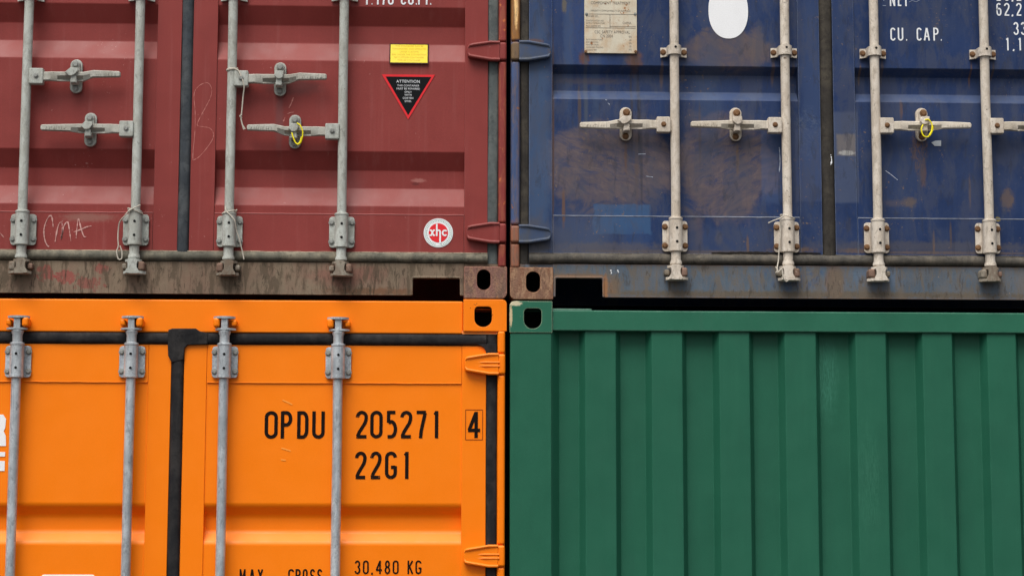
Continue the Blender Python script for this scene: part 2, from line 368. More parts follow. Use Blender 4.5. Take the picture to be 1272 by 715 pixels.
m_bluepost = paint('blue_post_paint', srgb(70, 88, 126), var=.2, streak=.6, streak_col=srgb(140, 100, 70)[:3], chips=.3, chip_col=srgb(150, 98, 60)[:3], chip_scale=30, mott=(srgb(118, 98, 84), .5, 60, .2),
                   edge=srgb(170, 170, 180)[:3], edge_amt=.5, rough=.5,
                   patches=[pt(641, 20, 12, 36, srgb(150, 104, 58), soft=.2, dist=.5), pt(641, 10, 2.5, 26, srgb(250, 205, 140), soft=.6, dist=.6, dscale=20),
                            pt(641, 66, 12, 12, srgb(120, 98, 72), soft=.3, dist=.5), pt(640, 312, 12, 36, srgb(150, 96, 74), soft=.3, dist=.6, dscale=20)])
m_bluehinge = paint('worn_hinge_paint', srgb(66, 82, 112), var=.15, streak=.2, chips=.15, chip_col=srgb(120, 88, 66)[:3], chip_scale=40, edge=srgb(110, 112, 106)[:3], edge_amt=.8, edge_r=.008, rough=.5,
                   dirt=srgb(84, 82, 76)[:3], dirt_amt=.6, dirt_scale=14)
m_bluesill = paint('blue_sill_paint', srgb(86, 100, 114), var=.2, streak=.55, streak_col=srgb(120, 112, 104)[:3], chips=.12, chip_col=srgb(150, 130, 110)[:3], chip_scale=45,
                   edge=srgb(150, 110, 84)[:3], edge_amt=.7, edge_r=.01, rough=.6, dirt=srgb(118, 104, 88)[:3], dirt_amt=.5, dirt_scale=6, fine=.0006, mott=(srgb(106, 96, 84), .7, 26, .3),
                   patches=[pt(1000, 366, 320, 4, srgb(98, 88, 74), soft=1., dist=1.6, dscale=16, amt=.9), pt(720, 343, 36, 3.2, srgb(118, 98, 80), soft=.6, dist=1., dscale=20, amt=.95),
                            pt(752, 356, 3.5, 14, srgb(160, 112, 74), soft=.6, dist=1., dscale=30, amt=.95), pt(762, 357, 8, 10, srgb(130, 98, 70), soft=.9, dist=1.1, dscale=30, amt=.8),
                            pt(985, 345, 42, 14, srgb(56, 86, 124), soft=.8, dist=1.1, dscale=14, br=(30, .42, .6, (1, 1, 2.2), 0), amt=.75),
                            pt(1037, 350, 13, 20, srgb(122, 98, 78), soft=.9, dist=1., vs=.3, amt=.8), pt(1090, 345, 30, 14, srgb(96, 116, 140), soft=.9, dist=1., amt=.6)])
m_bluecast = paint('rusted_casting', srgb(134, 102, 84), var=.3, streak=.4, streak_col=srgb(96, 72, 58)[:3], chips=.25, chip_col=srgb(168, 142, 124)[:3], chip_scale=36,
                   edge=srgb(190, 128, 88)[:3], edge_amt=.6, edge_r=.008, rough=.75, fine=.003, dirt=srgb(132, 90, 66)[:3], dirt_amt=.6, dirt_scale=11, mott=(srgb(166, 132, 104), .85, 42, .35))
def rubber(name, a, b, amt, edge=None):
    return paint(name, a, var=.25, streak=.35, streak_col=b[:3], chips=.05, chip_col=tuple(k*1.3 for k in b[:3]), rough=.7, dirt=b[:3], dirt_amt=amt, dirt_scale=7, fine=.0008,
                 edge=edge, edge_amt=.5, spec=.1, mott=(tuple(k*.6 for k in a[:3])+(1,), .45, 24, 1))
m_rub_red = rubber('grey_rubber', srgb(62, 67, 72), srgb(94, 97, 98), .6)
m_rub_redsill = rubber('dirty_rubber', srgb(96, 94, 84), srgb(140, 132, 114), .8)
m_rub_side = rubber('worn_grey_rubber', srgb(84, 91, 91), srgb(110, 114, 110), .7)
m_rub_or = rubber('black_rubber', srgb(36, 36, 38), srgb(66, 63, 61), .6)
m_rub_blue = rubber('brown_rubber', srgb(56, 53, 50), srgb(86, 80, 70), .7)
m_rub_bsill = rubber('muddy_rubber', srgb(82, 79, 74), srgb(116, 108, 96), .7)

def hardware(name, base, dirt, damt, chip, chipcol, metal=0., rough=.5, st=.35, stcol=None, marks=.5, mott_col=None):
    return paint(name, base, var=.1, streak=st, streak_col=(stcol or dirt)[:3], chips=chip, chip_col=chipcol[:3], chip_scale=80, edge=None, rough=rough, metal=metal, sscale=110,
                 dirt=dirt[:3], dirt_amt=damt, dirt_scale=10, wav=0, fine=.0012, marks=marks, mott=(mott_col, .5, 34, .5) if mott_col else None)
m_hw_red = hardware('grey_hardware_paint', srgb(184, 188, 181), srgb(152, 150, 138), .45, .1, srgb(110, 96, 82), rough=.5, mott_col=srgb(150, 148, 138))
m_hw_blue = hardware('cream_hardware_paint', srgb(216, 206, 192), srgb(182, 166, 146), .45, .2, srgb(104, 82, 66), rough=.5, mott_col=srgb(178, 164, 146))
m_hw_or = hardware('galvanised_steel', srgb(196, 202, 205), srgb(150, 156, 160), .7, .0, srgb(120, 120, 120), metal=.3, rough=.38, st=1.0, stcol=srgb(112, 128, 144), marks=.6, mott_col=srgb(150, 156, 160))
m_shade_black = paint('painted_shade_black', (.02, .017, .015), var=.3, streak=0, rough=.9, wav=0)  # near-black colour paints the shade inside castings and the door crack
m_hw_dirty = hardware('grimy_hardware', srgb(150, 142, 128), srgb(104, 92, 78), .8, .2, srgb(128, 84, 62), rough=.65, mott_col=srgb(112, 92, 76))
m_bolt_grey = hardware('grey_bolt', srgb(150, 152, 147), srgb(112, 112, 106), .6, .1, srgb(90, 70, 56), metal=.1)
m_bolt_rust = hardware('rusty_bolt', srgb(112, 82, 58), srgb(140, 106, 74), .7, .15, srgb(70, 44, 30), rough=.8)
m_keep_rust = hardware('rusty_keeper', srgb(132, 106, 92), srgb(100, 80, 66), .8, .3, srgb(178, 158, 142), rough=.75)
m_hole = flat('drilled_hole', (.01, .01, .011), .9)
m_white = paint('white_vinyl', (.86, .87, .88), var=.04, streak=.04, rough=.45, wav=0)
m_whitelet = paint('white_lettering', (.80, .82, .84), var=.06, streak=.1, streak_col=(.5, .55, .6), rough=.5, wav=0)
m_black = paint('black_lettering', (.010, .006, .005), var=.2, streak=.05, streak_col=(.03, .015, .01), rough=.6, wav=0, spec=.08, chips=.1, chip_col=srgb(190, 96, 30)[:3], chip_scale=90)
m_brownline = flat('brown_outline', srgb(150, 66, 14))
m_yellow = paint('yellow_label', srgb(226, 204, 40), var=.05, streak=.08, rough=.45, wav=0)
m_yprint = flat('amber_print', srgb(196, 152, 40))
m_blacklab = flat('black_label', (.008, .009, .010), .6, .06, .08)
m_redlab = flat('red_label', srgb(226, 52, 58), .5)
m_greenprint = flat('grey_green_print', srgb(150, 190, 172), .6)
m_seal = flat('yellow_plastic', srgb(240, 224, 40), .4)
m_string = paint('white_string', srgb(196, 188, 174), var=.12, streak=0, rough=.9, wav=0, fine=.0004)
m_chalk = paint('chalk', srgb(196, 150, 142), var=.2, streak=0, rough=.95, wav=0)
m_scratch = flat('pale_scratch', srgb(196, 130, 122), .8)
m_weldr = paint('red_weld', srgb(172, 104, 100), var=.2, streak=0, rough=.6, wav=0, fine=.0006)
m_weldb = paint('blue_weld', srgb(140, 146, 160), var=.3, streak=0, rough=.6, wav=0, dirt=srgb(80, 84, 100)[:3], dirt_amt=.7, dirt_scale=14)
m_plate = paint('data_plate_metal', srgb(206, 198, 178), var=.12, streak=.35, streak_col=srgb(176, 128, 84)[:3], chips=.22, chip_col=srgb(160, 104, 60)[:3], chip_scale=40, rough=.55, wav=0,
                dirt=srgb(186, 142, 92)[:3], dirt_amt=.5, dirt_scale=16)
m_print = flat('plate_print', srgb(120, 112, 104), .7)
m_concrete = paint('asphalt', (.065, .064, .062), var=.2, streak=0, rough=.9, wav=0, fine=.002, dirt=(.045, .044, .042), dirt_amt=.6, dirt_scale=.6)
m_inside = flat('dark_plywood', (.05, .04, .03), .9)

# ------------------------------------------------------------------ stroke lettering
def arc(cx, cy, rx, ry, a0, a1, n=10):
    return [(cx+rx*math.cos(rad(a0+(a1-a0)*i/n)), cy+ry*math.sin(rad(a0+(a1-a0)*i/n))) for i in range(n+1)]
K = .19
G = {
 'O': [arc(.5, 1-K, .5, K, 180, 0)+arc(.5, K, .5, K, 0, -180)+[(0, 1-K)]],
 '0': [arc(.5, 1-K, .5, K, 180, 0)+arc(.5, K, .5, K, 0, -180)+[(0, 1-K)]],
 '1': [[(.12, .90), (.55, .985)], [(.62, -.06), (.62, 1.06)]],
 '2': [[(0, .80)]+arc(.5, .80, .5, .2, 170, 0)+[(.98, .70), (.86, .56), (.25, .2), (.04, .02)], [(-.1, 0), (1.05, 0)]],
 '3': [arc(.45, .76, .5, .24, 165, -80), arc(.45, .26, .55, .26, 80, -165)],
 '4': [[(.72, -.06), (.72, 1.06)], [(.68, 1.0), (.02, .28)], [(-.1, .27), (1.12, .27)]],
 '5': [[(.1, .58), (.1, 1.06)], [(.0, 1), (.95, 1)], [(.1, .56), (.3, .62)]+arc(.42, .31, .55, .31, 80, -90)+[(.0, .0)]],
 '6': [arc(.5, .8, .5, .2, 35, 180)+[(0, .27)]+arc(.5, .26, .5, .26, 180, 360)+[(1, .36)]+arc(.5, .38, .5, .2, 0, 170)],
 '7': [[(-.05, 1), (1.05, 1)], [(.95, .98), (.68, .55), (.5, .25), (.42, -.06)]],
 '8': [arc(.5, .76, .42, .24, 0, 360, 20), arc(.5, .26, .5, .26, 0, 360, 20)],
 'A': [[(0, -.05), (.46, 1.04)], [(.54, 1.04), (1, -.05)], [(.18, .3), (.82, .3)]],
 'C': [arc(.5, 1-K, .5, K, 10, 180)+[(0, K)]+arc(.5, K, .5, K, 180, 350)],
 'D': [[(.03, -.06), (.03, 1.06)], [(0, 1)]+arc(.5, .72, .5, .28, 90, 0)+arc(.5, .28, .5, .28, 0, -90)+[(0, 0)]],
 'E': [[(.05, -.06), (.05, 1.06)], [(0, 1), (1, 1)], [(0, .52), (.85, .52)], [(0, 0), (1, 0)]],
 'F': [[(.05, -.06), (.05, 1.06)], [(0, 1), (1, 1)], [(0, .52), (.85, .52)]],
 'G': [arc(.5, 1-K, .5, K, 5, 180)+[(0, K)]+arc(.5, K, .5, K, 180, 360)+[(1, .47)], [(.5, .42), (1.0, .42)]],
 'K': [[(.05, -.06), (.05, 1.06)], [(1, 1.04), (.1, .42)], [(.32, .58), (1.02, -.05)]],
 'M': [[(0, -.06), (0, 1.06)], [(0, 1.0), (.5, .35), (1, 1.0)], [(1, -.06), (1, 1.06)]],
 'N': [[(0, -.06), (0, 1.06)], [(0, 1.02), (1, -.02)], [(1, -.06), (1, 1.06)]],
 'P': [[(.03, -.06), (.03, 1.06)], [(0, 1)]+arc(.48, .75, .5, .25, 90, -90)+[(0, .5)]],
 'R': [[(.03, -.06), (.03, 1.06)], [(0, 1)]+arc(.48, .76, .5, .24, 90, -90)+[(0, .52)], [(.5, .5), (1, -.05)]],
 'S': [arc(.5, .77, .48, .23, 15, 250)+arc(.5, .25, .5, .25, 75, -165)],
 'T': [[(.5, -.06), (.5, 1.0)], [(-.08, 1), (1.08, 1)]],
 'U': [[(0, 1.06), (0, K)]+arc(.5, K, .5, K, 180, 360)+[(1, 1.06)]],
 'X': [[(0, 1.04), (1, -.04)], [(1, 1.04), (0, -.04)]],
 '.': [[(.15, .0), (.55, .0)]],
 ',': [[(.45, .05), (.12, -.12)]],
}
def ribbon(m, pts, w, y, rough=0):
    pts = [Vector(p) for p in pts]
    q = [pts[0]]
    for p in pts[1:]:
        if (p-q[-1]).length > 1e-5: q.append(p)
    pts = q; n = len(pts); L = []; R = []
    for i in range(n):
        d0 = (pts[i]-pts[i-1]).normalized() if i else (pts[1]-pts[0]).normalized()
        d1 = (pts[i+1]-pts[i]).normalized() if i < n-1 else d0
        t = d0+d1
        t = t.normalized() if t.length > .2 else d1
        nn = Vector((-t.y, t.x)); k = w/2/max(.55, nn.dot(Vector((-d1.y, d1.x))))
        if rough: k *= max(.12, 1+rough*mnoise.noise(Vector((pts[i].x*160, pts[i].y*160, 1.7))))
        L.append(pts[i]+nn*k); R.append(pts[i]-nn*k)
    m.strip([(p.x, y, p.y) for p in L], [(p.x, y, p.y) for p in R])
def words(chars, y, stroke, name, mat, parent):
    """chars: list of (glyph, x0, x1, ztop, zbottom) outer box of each character"""
    m = MB()
    for ch, x0, x1, zt, zb in chars:
        h = stroke/2
        for i, st in enumerate(G[ch]):
            a0, a1, b0, b1 = x0+h, x1-h, zb+h, zt-h
            ribbon(m, [(a0+u*(a1-a0), b0+v*(b1-b0)) for u, v in st], stroke, y-.0001-i*.00025)
    for f in m.bm.faces:
        f.normal_update()
        if f.normal.y > 0: f.normal_flip()
    return link(m.bm, name, mat, parent, smooth=False)
def measured(spec, y0, y1, ypl):
    """[(glyph, px0, px1)] with a pixel row range -> real boxes"""
    out = []
    for ch, a, b in spec:
        (xa, zt), (xb, zb) = P2(a, y0, ypl), P2(b, y1, ypl)
        out.append((ch, xa, xb, zt, zb))
    return out
def tiny(text, x, z, size, y, name, mat, parent, sx=1., align='CENTER', m=None):
    cu = bpy.data.curves.new('t', 'FONT'); cu.body = text; cu.size = size; cu.align_x = align; cu.align_y = 'CENTER'; cu.extrude = 0; cu.space_character = 1.05
    o = bpy.data.objects.new('t', cu); COL.objects.link(o)
    dg = bpy.context.evaluated_depsgraph_get(); dg.update()
    me = bpy.data.meshes.new_from_object(o.evaluated_get(dg)); bpy.data.objects.remove(o); bpy.data.curves.remove(cu)
    mm = m or MB()
    b = bmesh.new(); b.from_mesh(me); bpy.data.meshes.remove(me)
    for v in b.verts: v.co = Vector((x+v.co.x*sx, y, z+v.co.y))
    for f in b.faces:
        f.normal_update()
        if f.normal.y > 0: f.normal_flip()
    mm._merge(b)
    if m is None: return link(mm.bm, name, mat, parent, smooth=False)

# ------------------------------------------------------------------ hardware pieces
YD = .012            # front of the door frames
YR = -.023           # axis of the lock rods
RROD = .0176
def bolt(c, r, h, mat, parent, y):
    m = MB(); m.lathe([(r, 0), (r, -h*.7), (r*.75, -h)], (c[0], y, c[1]), 'y', 8)
    m.lathe([(r*1.35, .0), (r*1.35, -h*.25)], (c[0], y, c[1]), 'y', 14)
    return m.build('bolt', mat, parent)
def bracket(cx, cz, hw, hp, rod, mat, mbolt, flip=1):
    """long guide: plate with four bolts and a sleeve round the rod; flip=1 neck and cam below, -1 above"""
    w, h = .0475, .0585
    m = slab([rrect(cx-w, cx+w, cz-h, cz+h, .012)], YD-.0105, YD-.0028, .0015); m.box(cx-.03, cx+.03, YD-.004, YD+.001, cz-h+.012, cz+h-.012)
    m.lathe([(.0235, -.0625), (.0262, -.060), (.0262, -.050), (.0252, -.048), (.0252, .058), (.0268, .060), (.0268, .066), (.0215, .069)], (cx, YR, cz), 'z', 24)
    m.box(cx-.0245, cx+.0245, YR, YD-.004, cz-.056, cz+.056)
    br = m.build('guide_bracket', mat, rod)
    for sx in (-1, 1):
        for sz in (-1, 1):
            bolt((cx+sx*.0385, cz+sz*.036), .0085, .007, mbolt, rod, YD-.0103)
    for sz in (-1, 1):
        hm = MB(); hm.lathe([(.0050, .004), (.0050, -.0012)], (cx+.002, YR-.0250, cz+sz*.026), 'y', 10)
        hm.build('grease_hole', m_hole, rod)
def clamp(cx, cz, rod, mat, mbolt):
    """short guide: saddle over the rod with one bolt each side"""
    m = MB()
    prof = []
    for i in range(13):
        t = rad(180-180*i/12); prof.append((.0265*math.cos(t), -.0255*math.sin(t)))
    top = [(-.050, YD-.009-YR), (-.028, YD-.009-YR)]+[(a, b) for a, b in prof]+[(.028, YD-.009-YR), (.050, YD-.009-YR)]
    inn = [(.050, YD-YR), (.022, YD-YR)]+[(-a*.8, b*.8) for a, b in prof]+[(-.022, YD-YR), (-.050, YD-YR)]
    ring = top+inn
    hs = [.020+.008*(1-min(1, abs(a)/.03)) for a, b in ring]
    m.loops([[(cx+a, YR+b, cz+h*(.78 if True else 1)-.002) for (a, b), h in zip(ring, hs)], [(cx+a, YR+b, cz-.020-(.004 if abs(a) > .03 else 0)) for (a, b) in ring]])
    m.build('guide_bracket', mat, rod, ang=40)
    for sx in (-1, 1): bolt((cx+sx*.040, cz-.004), .0085, .006, mbolt, rod, YD-.009)
    hm = MB(); hm.lathe([(.0048, .004), (.0048, -.001)], (cx+.002, YR-.0252, cz+.006), 'y', 10); hm.build('grease_hole', m_hole, rod)
def lens(cx, cy, hx, hy, n=10):
    pts = []
    for i in range(n+1):
        t = -1+2*i/n; pts.append((cx+hx*t, cy-hy*(1-t*t)**.7-.004))
    for i in range(n+1):
        t = 1-2*i/n; pts.append((cx+hx*t, cy+hy*(1-t*t)**.7+.004))
    return pts
def plate_h(m, outline, z0, z1):
    m.loops([[(x, y, z0) for x, y in outline], [(x, y, z1) for x, y in outline]])
def cam_end(cx, zedge, d, rod, mat, side=1, mneck=None):
    """neck, collar and forked cam head; d=-1 hanging below zedge, +1 standing above"""
    m = MB()
    m.lathe([(.0185, 0), (.0185, d*.030), (.0225, d*.040), (.0225, d*.047), (.016, d*.052)], (cx, YR, zedge), 'z', 22)
    m.build('rod_collar', mneck or mat, rod)
    m = MB(); z0 = zedge+d*.050
    if d > 0:
        m.box(cx-.0125, cx+.0125, YR-.018, YR+.022, min(z0, z0+d*.050), max(z0, z0+d*.050), .004)
        plate_h(m, lens(cx-.003*side, YR+.004, .038, .022), z0+d*.000, z0+d*.007)
        plate_h(m, lens(cx+.002*side, YR+.004, .040, .025), z0+d*.043, z0+d*.051)
    else:
        m.loops([[(cx+a*w-.003*side, YR+b, z0+d*h) for a, b in ((-1, -.024), (1, -.024), (1, .02), (-1, .02))] for w, h in ((.013, 0), (.020, .010), (.0165, .020), (.0165, .034), (.024, .046), (.026, .055))])
        plate_h(m, lens(cx-.002*side, YR+.004, .031, .023), z0+d*.003, z0+d*.012)
        plate_h(m, lens(cx+.003*side, YR+.004, .042, .026), z0+d*.047, z0+d*.057)
    m.build('cam', mat, rod, ang=30)
    return z0
def keeper(cx, z0, d, side, parent, mat, mat2):
    """frame mounted catch: a big lug on one side of the cam and a small one on the other"""
    m = MB(); za, zb = sorted((z0+d*.013, z0+d*.043)); zc = (za+zb)/2
    x0, x1 = sorted((cx+side*.017, cx+side*.042))
    m.box(x0, x1, YR-.020, .012, za-.003, zb+.002, .009, 3)
    m.build('keeper', mat, parent)
    m = MB(); x0, x1 = sorted((cx-side*.024, cx-side*.044))
    m.box(x0, x1, YR-.004, .012, za+.004, zb-.004, .006, 3)
    m.build('keeper', mat2, parent)
def handle(hx, hz, tx, tz, rx, rod, mat, mbolt, gripmat):
    """hub clamped on the rod and a flat swung handle with a hollowed middle; tip at (tx,tz)"""
    s = 1 if tx > hx else -1
    m = MB(); m.box(hx-.0265, hx+.0265, YR-.022, YR+.014, hz-.030, hz+.030, .005)
    m.box(min(rx, hx), max(rx, hx), YR-.010, YR+.012, hz-.022, hz+.022, .003)
    m.build('handle_hub', mat, rod)
    bolt((hx, hz), .0075, .006, mbolt, rod, YR-.022)
    L = abs(tx-hx)-.02
    def ring(u, zc, hh, d, y0, y1):
        x = hx+s*(.02+u*L); r = [(x, y1, zc+hh), (x, y0+.003, zc+hh), (x, y0, zc+hh-.003), (x, y0, zc+hh*.12), (x, y0+d, zc-hh+.003+min(1, d/.018)*(hh*.45-.003)), (x, y0+d*.7+.003, zc-hh), (x, y1, zc-hh)]
        return r
    yb = YR+.006
    spec = [(0, hz, .0165, 0, -.040), (.10, hz+.001, .0165, 0, -.040), (.13, hz+.001, .017, .001, -.041), (.20, hz, .017, .007, -.043), (.34, hz, .0165, .021, -.046), (.42, hz-.001, .0165, .023, -.048),
            (.53, hz, .016, .013, -.047), (.62, hz+(tz-hz)*.7, .014, .001, -.044), (.66, tz, .0135, 0, -.043), (.85, tz, .012, 0, -.042), (.985, tz, .0105, 0, -.041), (1., tz, .007, 0, -.038)]
    spec = [(u, z, h, d, y0) for u, z, h, d, y0 in spec]
    m = MB(); m.loops([ring(u, z, h, d, y0, yb-.004 if u < .6 else y0+.016) for u, z, h, d, y0 in spec])
    rnd = random.Random(int(hx*1000))
    x = .70
    while x < .95:                                   # cast marks on the grip
        a = hx+s*(.02+x*L); w = L*rnd.uniform(.006, .014)*.5
        m.box(a-w, a+w, -.0445, -.038, tz-.0065*rnd.uniform(.7, 1), tz+.0055*rnd.uniform(.7, 1), .0008, 1)
        x += rnd.uniform(.022, .045)
    m.build('handle', gripmat, rod, ang=25)
def catch(cx, cz, parent, mat, mbolt, tilt=0., flapdx=-.012):
    m = slab([rrect(cx-.0225, cx+.0225, cz-.064, cz+.064, .0215, 8)], YD-.014, YD+.0005, .002)
    m.box(cx-.014, cx+.012, -.046, YD-.01, cz-.036, cz-.019, .003)        # hook under the handle
    m.box(cx-.012, cx+.010, -.050, -.043, cz-.034, cz-.008, .003)
    c = m.build('handle_catch', mat, parent)
    bolt((cx+.001, cz+.040), .0105, .010, mbolt, c, YD-.034)
    bolt((cx-.001, cz-.048), .0095, .008, mbolt, c, YD-.014)
    f = MB()
    f.prism([(cx-.013, cz+.010), (cx+.016, cz+.010), (cx+.016, cz+.046)]+[(cx+.0015+.0145*math.cos(rad(t)), cz+.044+.0145*math.sin(rad(t))) for t in range(10, 180, 17)]+[(cx-.013, cz+.040)], YD-.034, YD-.013, .003)
    poly = [(cx-.013, cz+.020), (cx+.016, cz+.020), (cx+.017, cz+.008), (cx+.014+flapdx, cz-.006), (cx+.004+flapdx, cz-.011), (cx-.008+flapdx, cz-.010), (cx-.014+flapdx, cz-.003), (cx-.019+flapdx*1.5, cz+.002), (cx-.016+flapdx, cz+.009)]
    f.prism(poly, -.058, -.050, .003)
    f.box(cx-.011, cx+.014, -.052, YD-.030, cz+.009, cz+.019, .003)
    f.build('catch_flap', mat, c)
    return c
def hinge(xb, xt, zc, hb, ht, s, parent, mat, ridges=False, style=0):
    """strap from the barrel edge xb to the tip xt, raised rims above and below; s=+1 barrel on the +x side"""
    h = MB()
    poly = [(xb, zc+hb), (xb-s*.030, zc+hb), (xt+s*.012, zc+ht+.001), (xt+s*.003, zc+ht-.004), (xt, zc+ht-.012), (xt, zc-ht+.012), (xt+s*.003, zc-ht+.004), (xt+s*.012, zc-ht-.001), (xb-s*.030, zc-hb), (xb, zc-hb)]
    h.prism(poly, -.012, YD, .003)
    r = .006 if not ridges else .0055
    for sg in (1, -1):
        pts = [(xb, -.010, zc+sg*(hb-.004)), (xb-s*.035, -.013, zc+sg*(hb-.004)), (xt+s*.020, -.013, zc+sg*(ht-.003)), (xt+s*.008, -.012, zc+sg*(ht-.006)), (xt+s*.004, -.010, zc+sg*(ht-.014))]
        h.tube(pts, [r, r, r, r*.9, r*.6], 8)
    if ridges:
        for dz in (.006, -.008):
            h.tube([(xb+s*.004, -.010, zc+dz), (xb-s*.05, -.012, zc+dz), (xb-s*.075, -.010, zc+dz)], [.004, .004, .002], 8)
    o = h.build('hinge', mat, parent)
    return o
def barrel(x0, x1, z0, z1, parent, mat, name='hinge_barrel', y0=-.010, y1=.03):
    m = MB(); m.box(x0, x1, y0, y1, z0, z1, min((x1-x0)*.3, .010), 3)
    return m.build(name, mat, parent)
def casting(x0, x1, z0, z1, hole, parent, mat, depth=.17, rr=(.006, .006, .006, .006)):
    t = .012
    m = slab([rrect4(x0, x1, z0, z1, rr), hole], 0, t, .0025)
    body = slab([rrect4(x0+.0008, x1-.0008, z0+.0008, z1-.0008, rr), rrect(x0+t*.5, x1-t*.5, z0+t*.5, z1-t*.5, .003, 2)], t-.002, depth)
    m._merge(body.bm)
    c = m.build('corner_casting', mat, parent)
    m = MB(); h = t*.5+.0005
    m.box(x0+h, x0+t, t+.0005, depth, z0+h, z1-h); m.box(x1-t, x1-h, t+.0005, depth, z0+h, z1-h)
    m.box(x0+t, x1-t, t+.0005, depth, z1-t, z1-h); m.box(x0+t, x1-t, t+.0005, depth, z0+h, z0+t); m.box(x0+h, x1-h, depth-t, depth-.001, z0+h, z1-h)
    m.build('casting_cavity', m_shade_black, c)  # lining coloured near-black so the hollow looks fully shaded
    return c
def gasket_bar(x0, x1, z0, z1, mat, parent, vert=False, yf=-.008, name='gasket'):
    """rounded rubber seal strip"""
    rings = []; n = 12
    prof = [(0, YD+.006)]
    for i in range(n+1):
        t = i/n; prof.append((t, yf+(YD+.004-yf)*(1-math.sqrt(max(0, 1-abs(2*t-1)**2.2)))))
    prof.append((1, YD+.006))
    N = 14
    for k in range(N+1):
        u = k/N; ring = []
        for t, y in prof:
            wob = (mnoise.noise(Vector((u*9+x0*7, z0*5, 3.1)))*.0025)
            if vert: ring.append((x0+t*(x1-x0)+wob, y+wob, z0+u*(z1-z0)))
            else: ring.append((x0+u*(x1-x0), y+wob, z1+t*(z0-z1)+wob))
        rings.append(ring)
    m = MB(); m.loops(rings); return m.build(name, mat, parent, ang=60)

def corrugated_sides(root, x0, x1, z0, z1, mat, L=6.0):
    """long side walls, roof, floor and far end of the box"""
    for nm, xo, s in (('side_wall', x0+.006, 1), ('side_wall', x1-.006, -1)):
        a = []; y = .17
        while y < L-.2:
            for dy, d in ((0, 0), (.07, 0), (.138, .036), (.21, .036), (.278, 0)): a.append((xo+s*d, y+dy))
            y += .278
        m = MB(); m.strip([(x, y, z0+.16) for x, y in a], [(x, y, z1-.06) for x, y in a]); m.build(nm, mat, root, smooth=False)
        m = MB(); m.box(min(xo, xo+s*.05), max(xo, xo+s*.05), .17, L, z0+.01, z0+.16); m.box(min(xo, xo+s*.06), max(xo, xo+s*.06), .17, L, z1-.065, z1-.012)
        m.build('side_rail', mat, root)
    m = MB(); m.box(x0+.01, x1-.01, .05, L, z1-.034, z1-.030); m.build('roof', mat, root)
    m = MB(); m.box(x0+.06, x1-.06, .06, L, z0+.15, z0+.19)
    m.build('floor', m_inside, root)
    m = MB(); m.box(x0+.003, x1-.003, L, L+.05, z0+.006, z1-.006); m.build('rear_wall', mat, root)
    m = MB()
    for k in range(12): m.box(x0+.06, x1-.06, .45+k*.46, .50+k*.46, z0+.03, z0+.149)
    m.build('cross_member', mat, root)

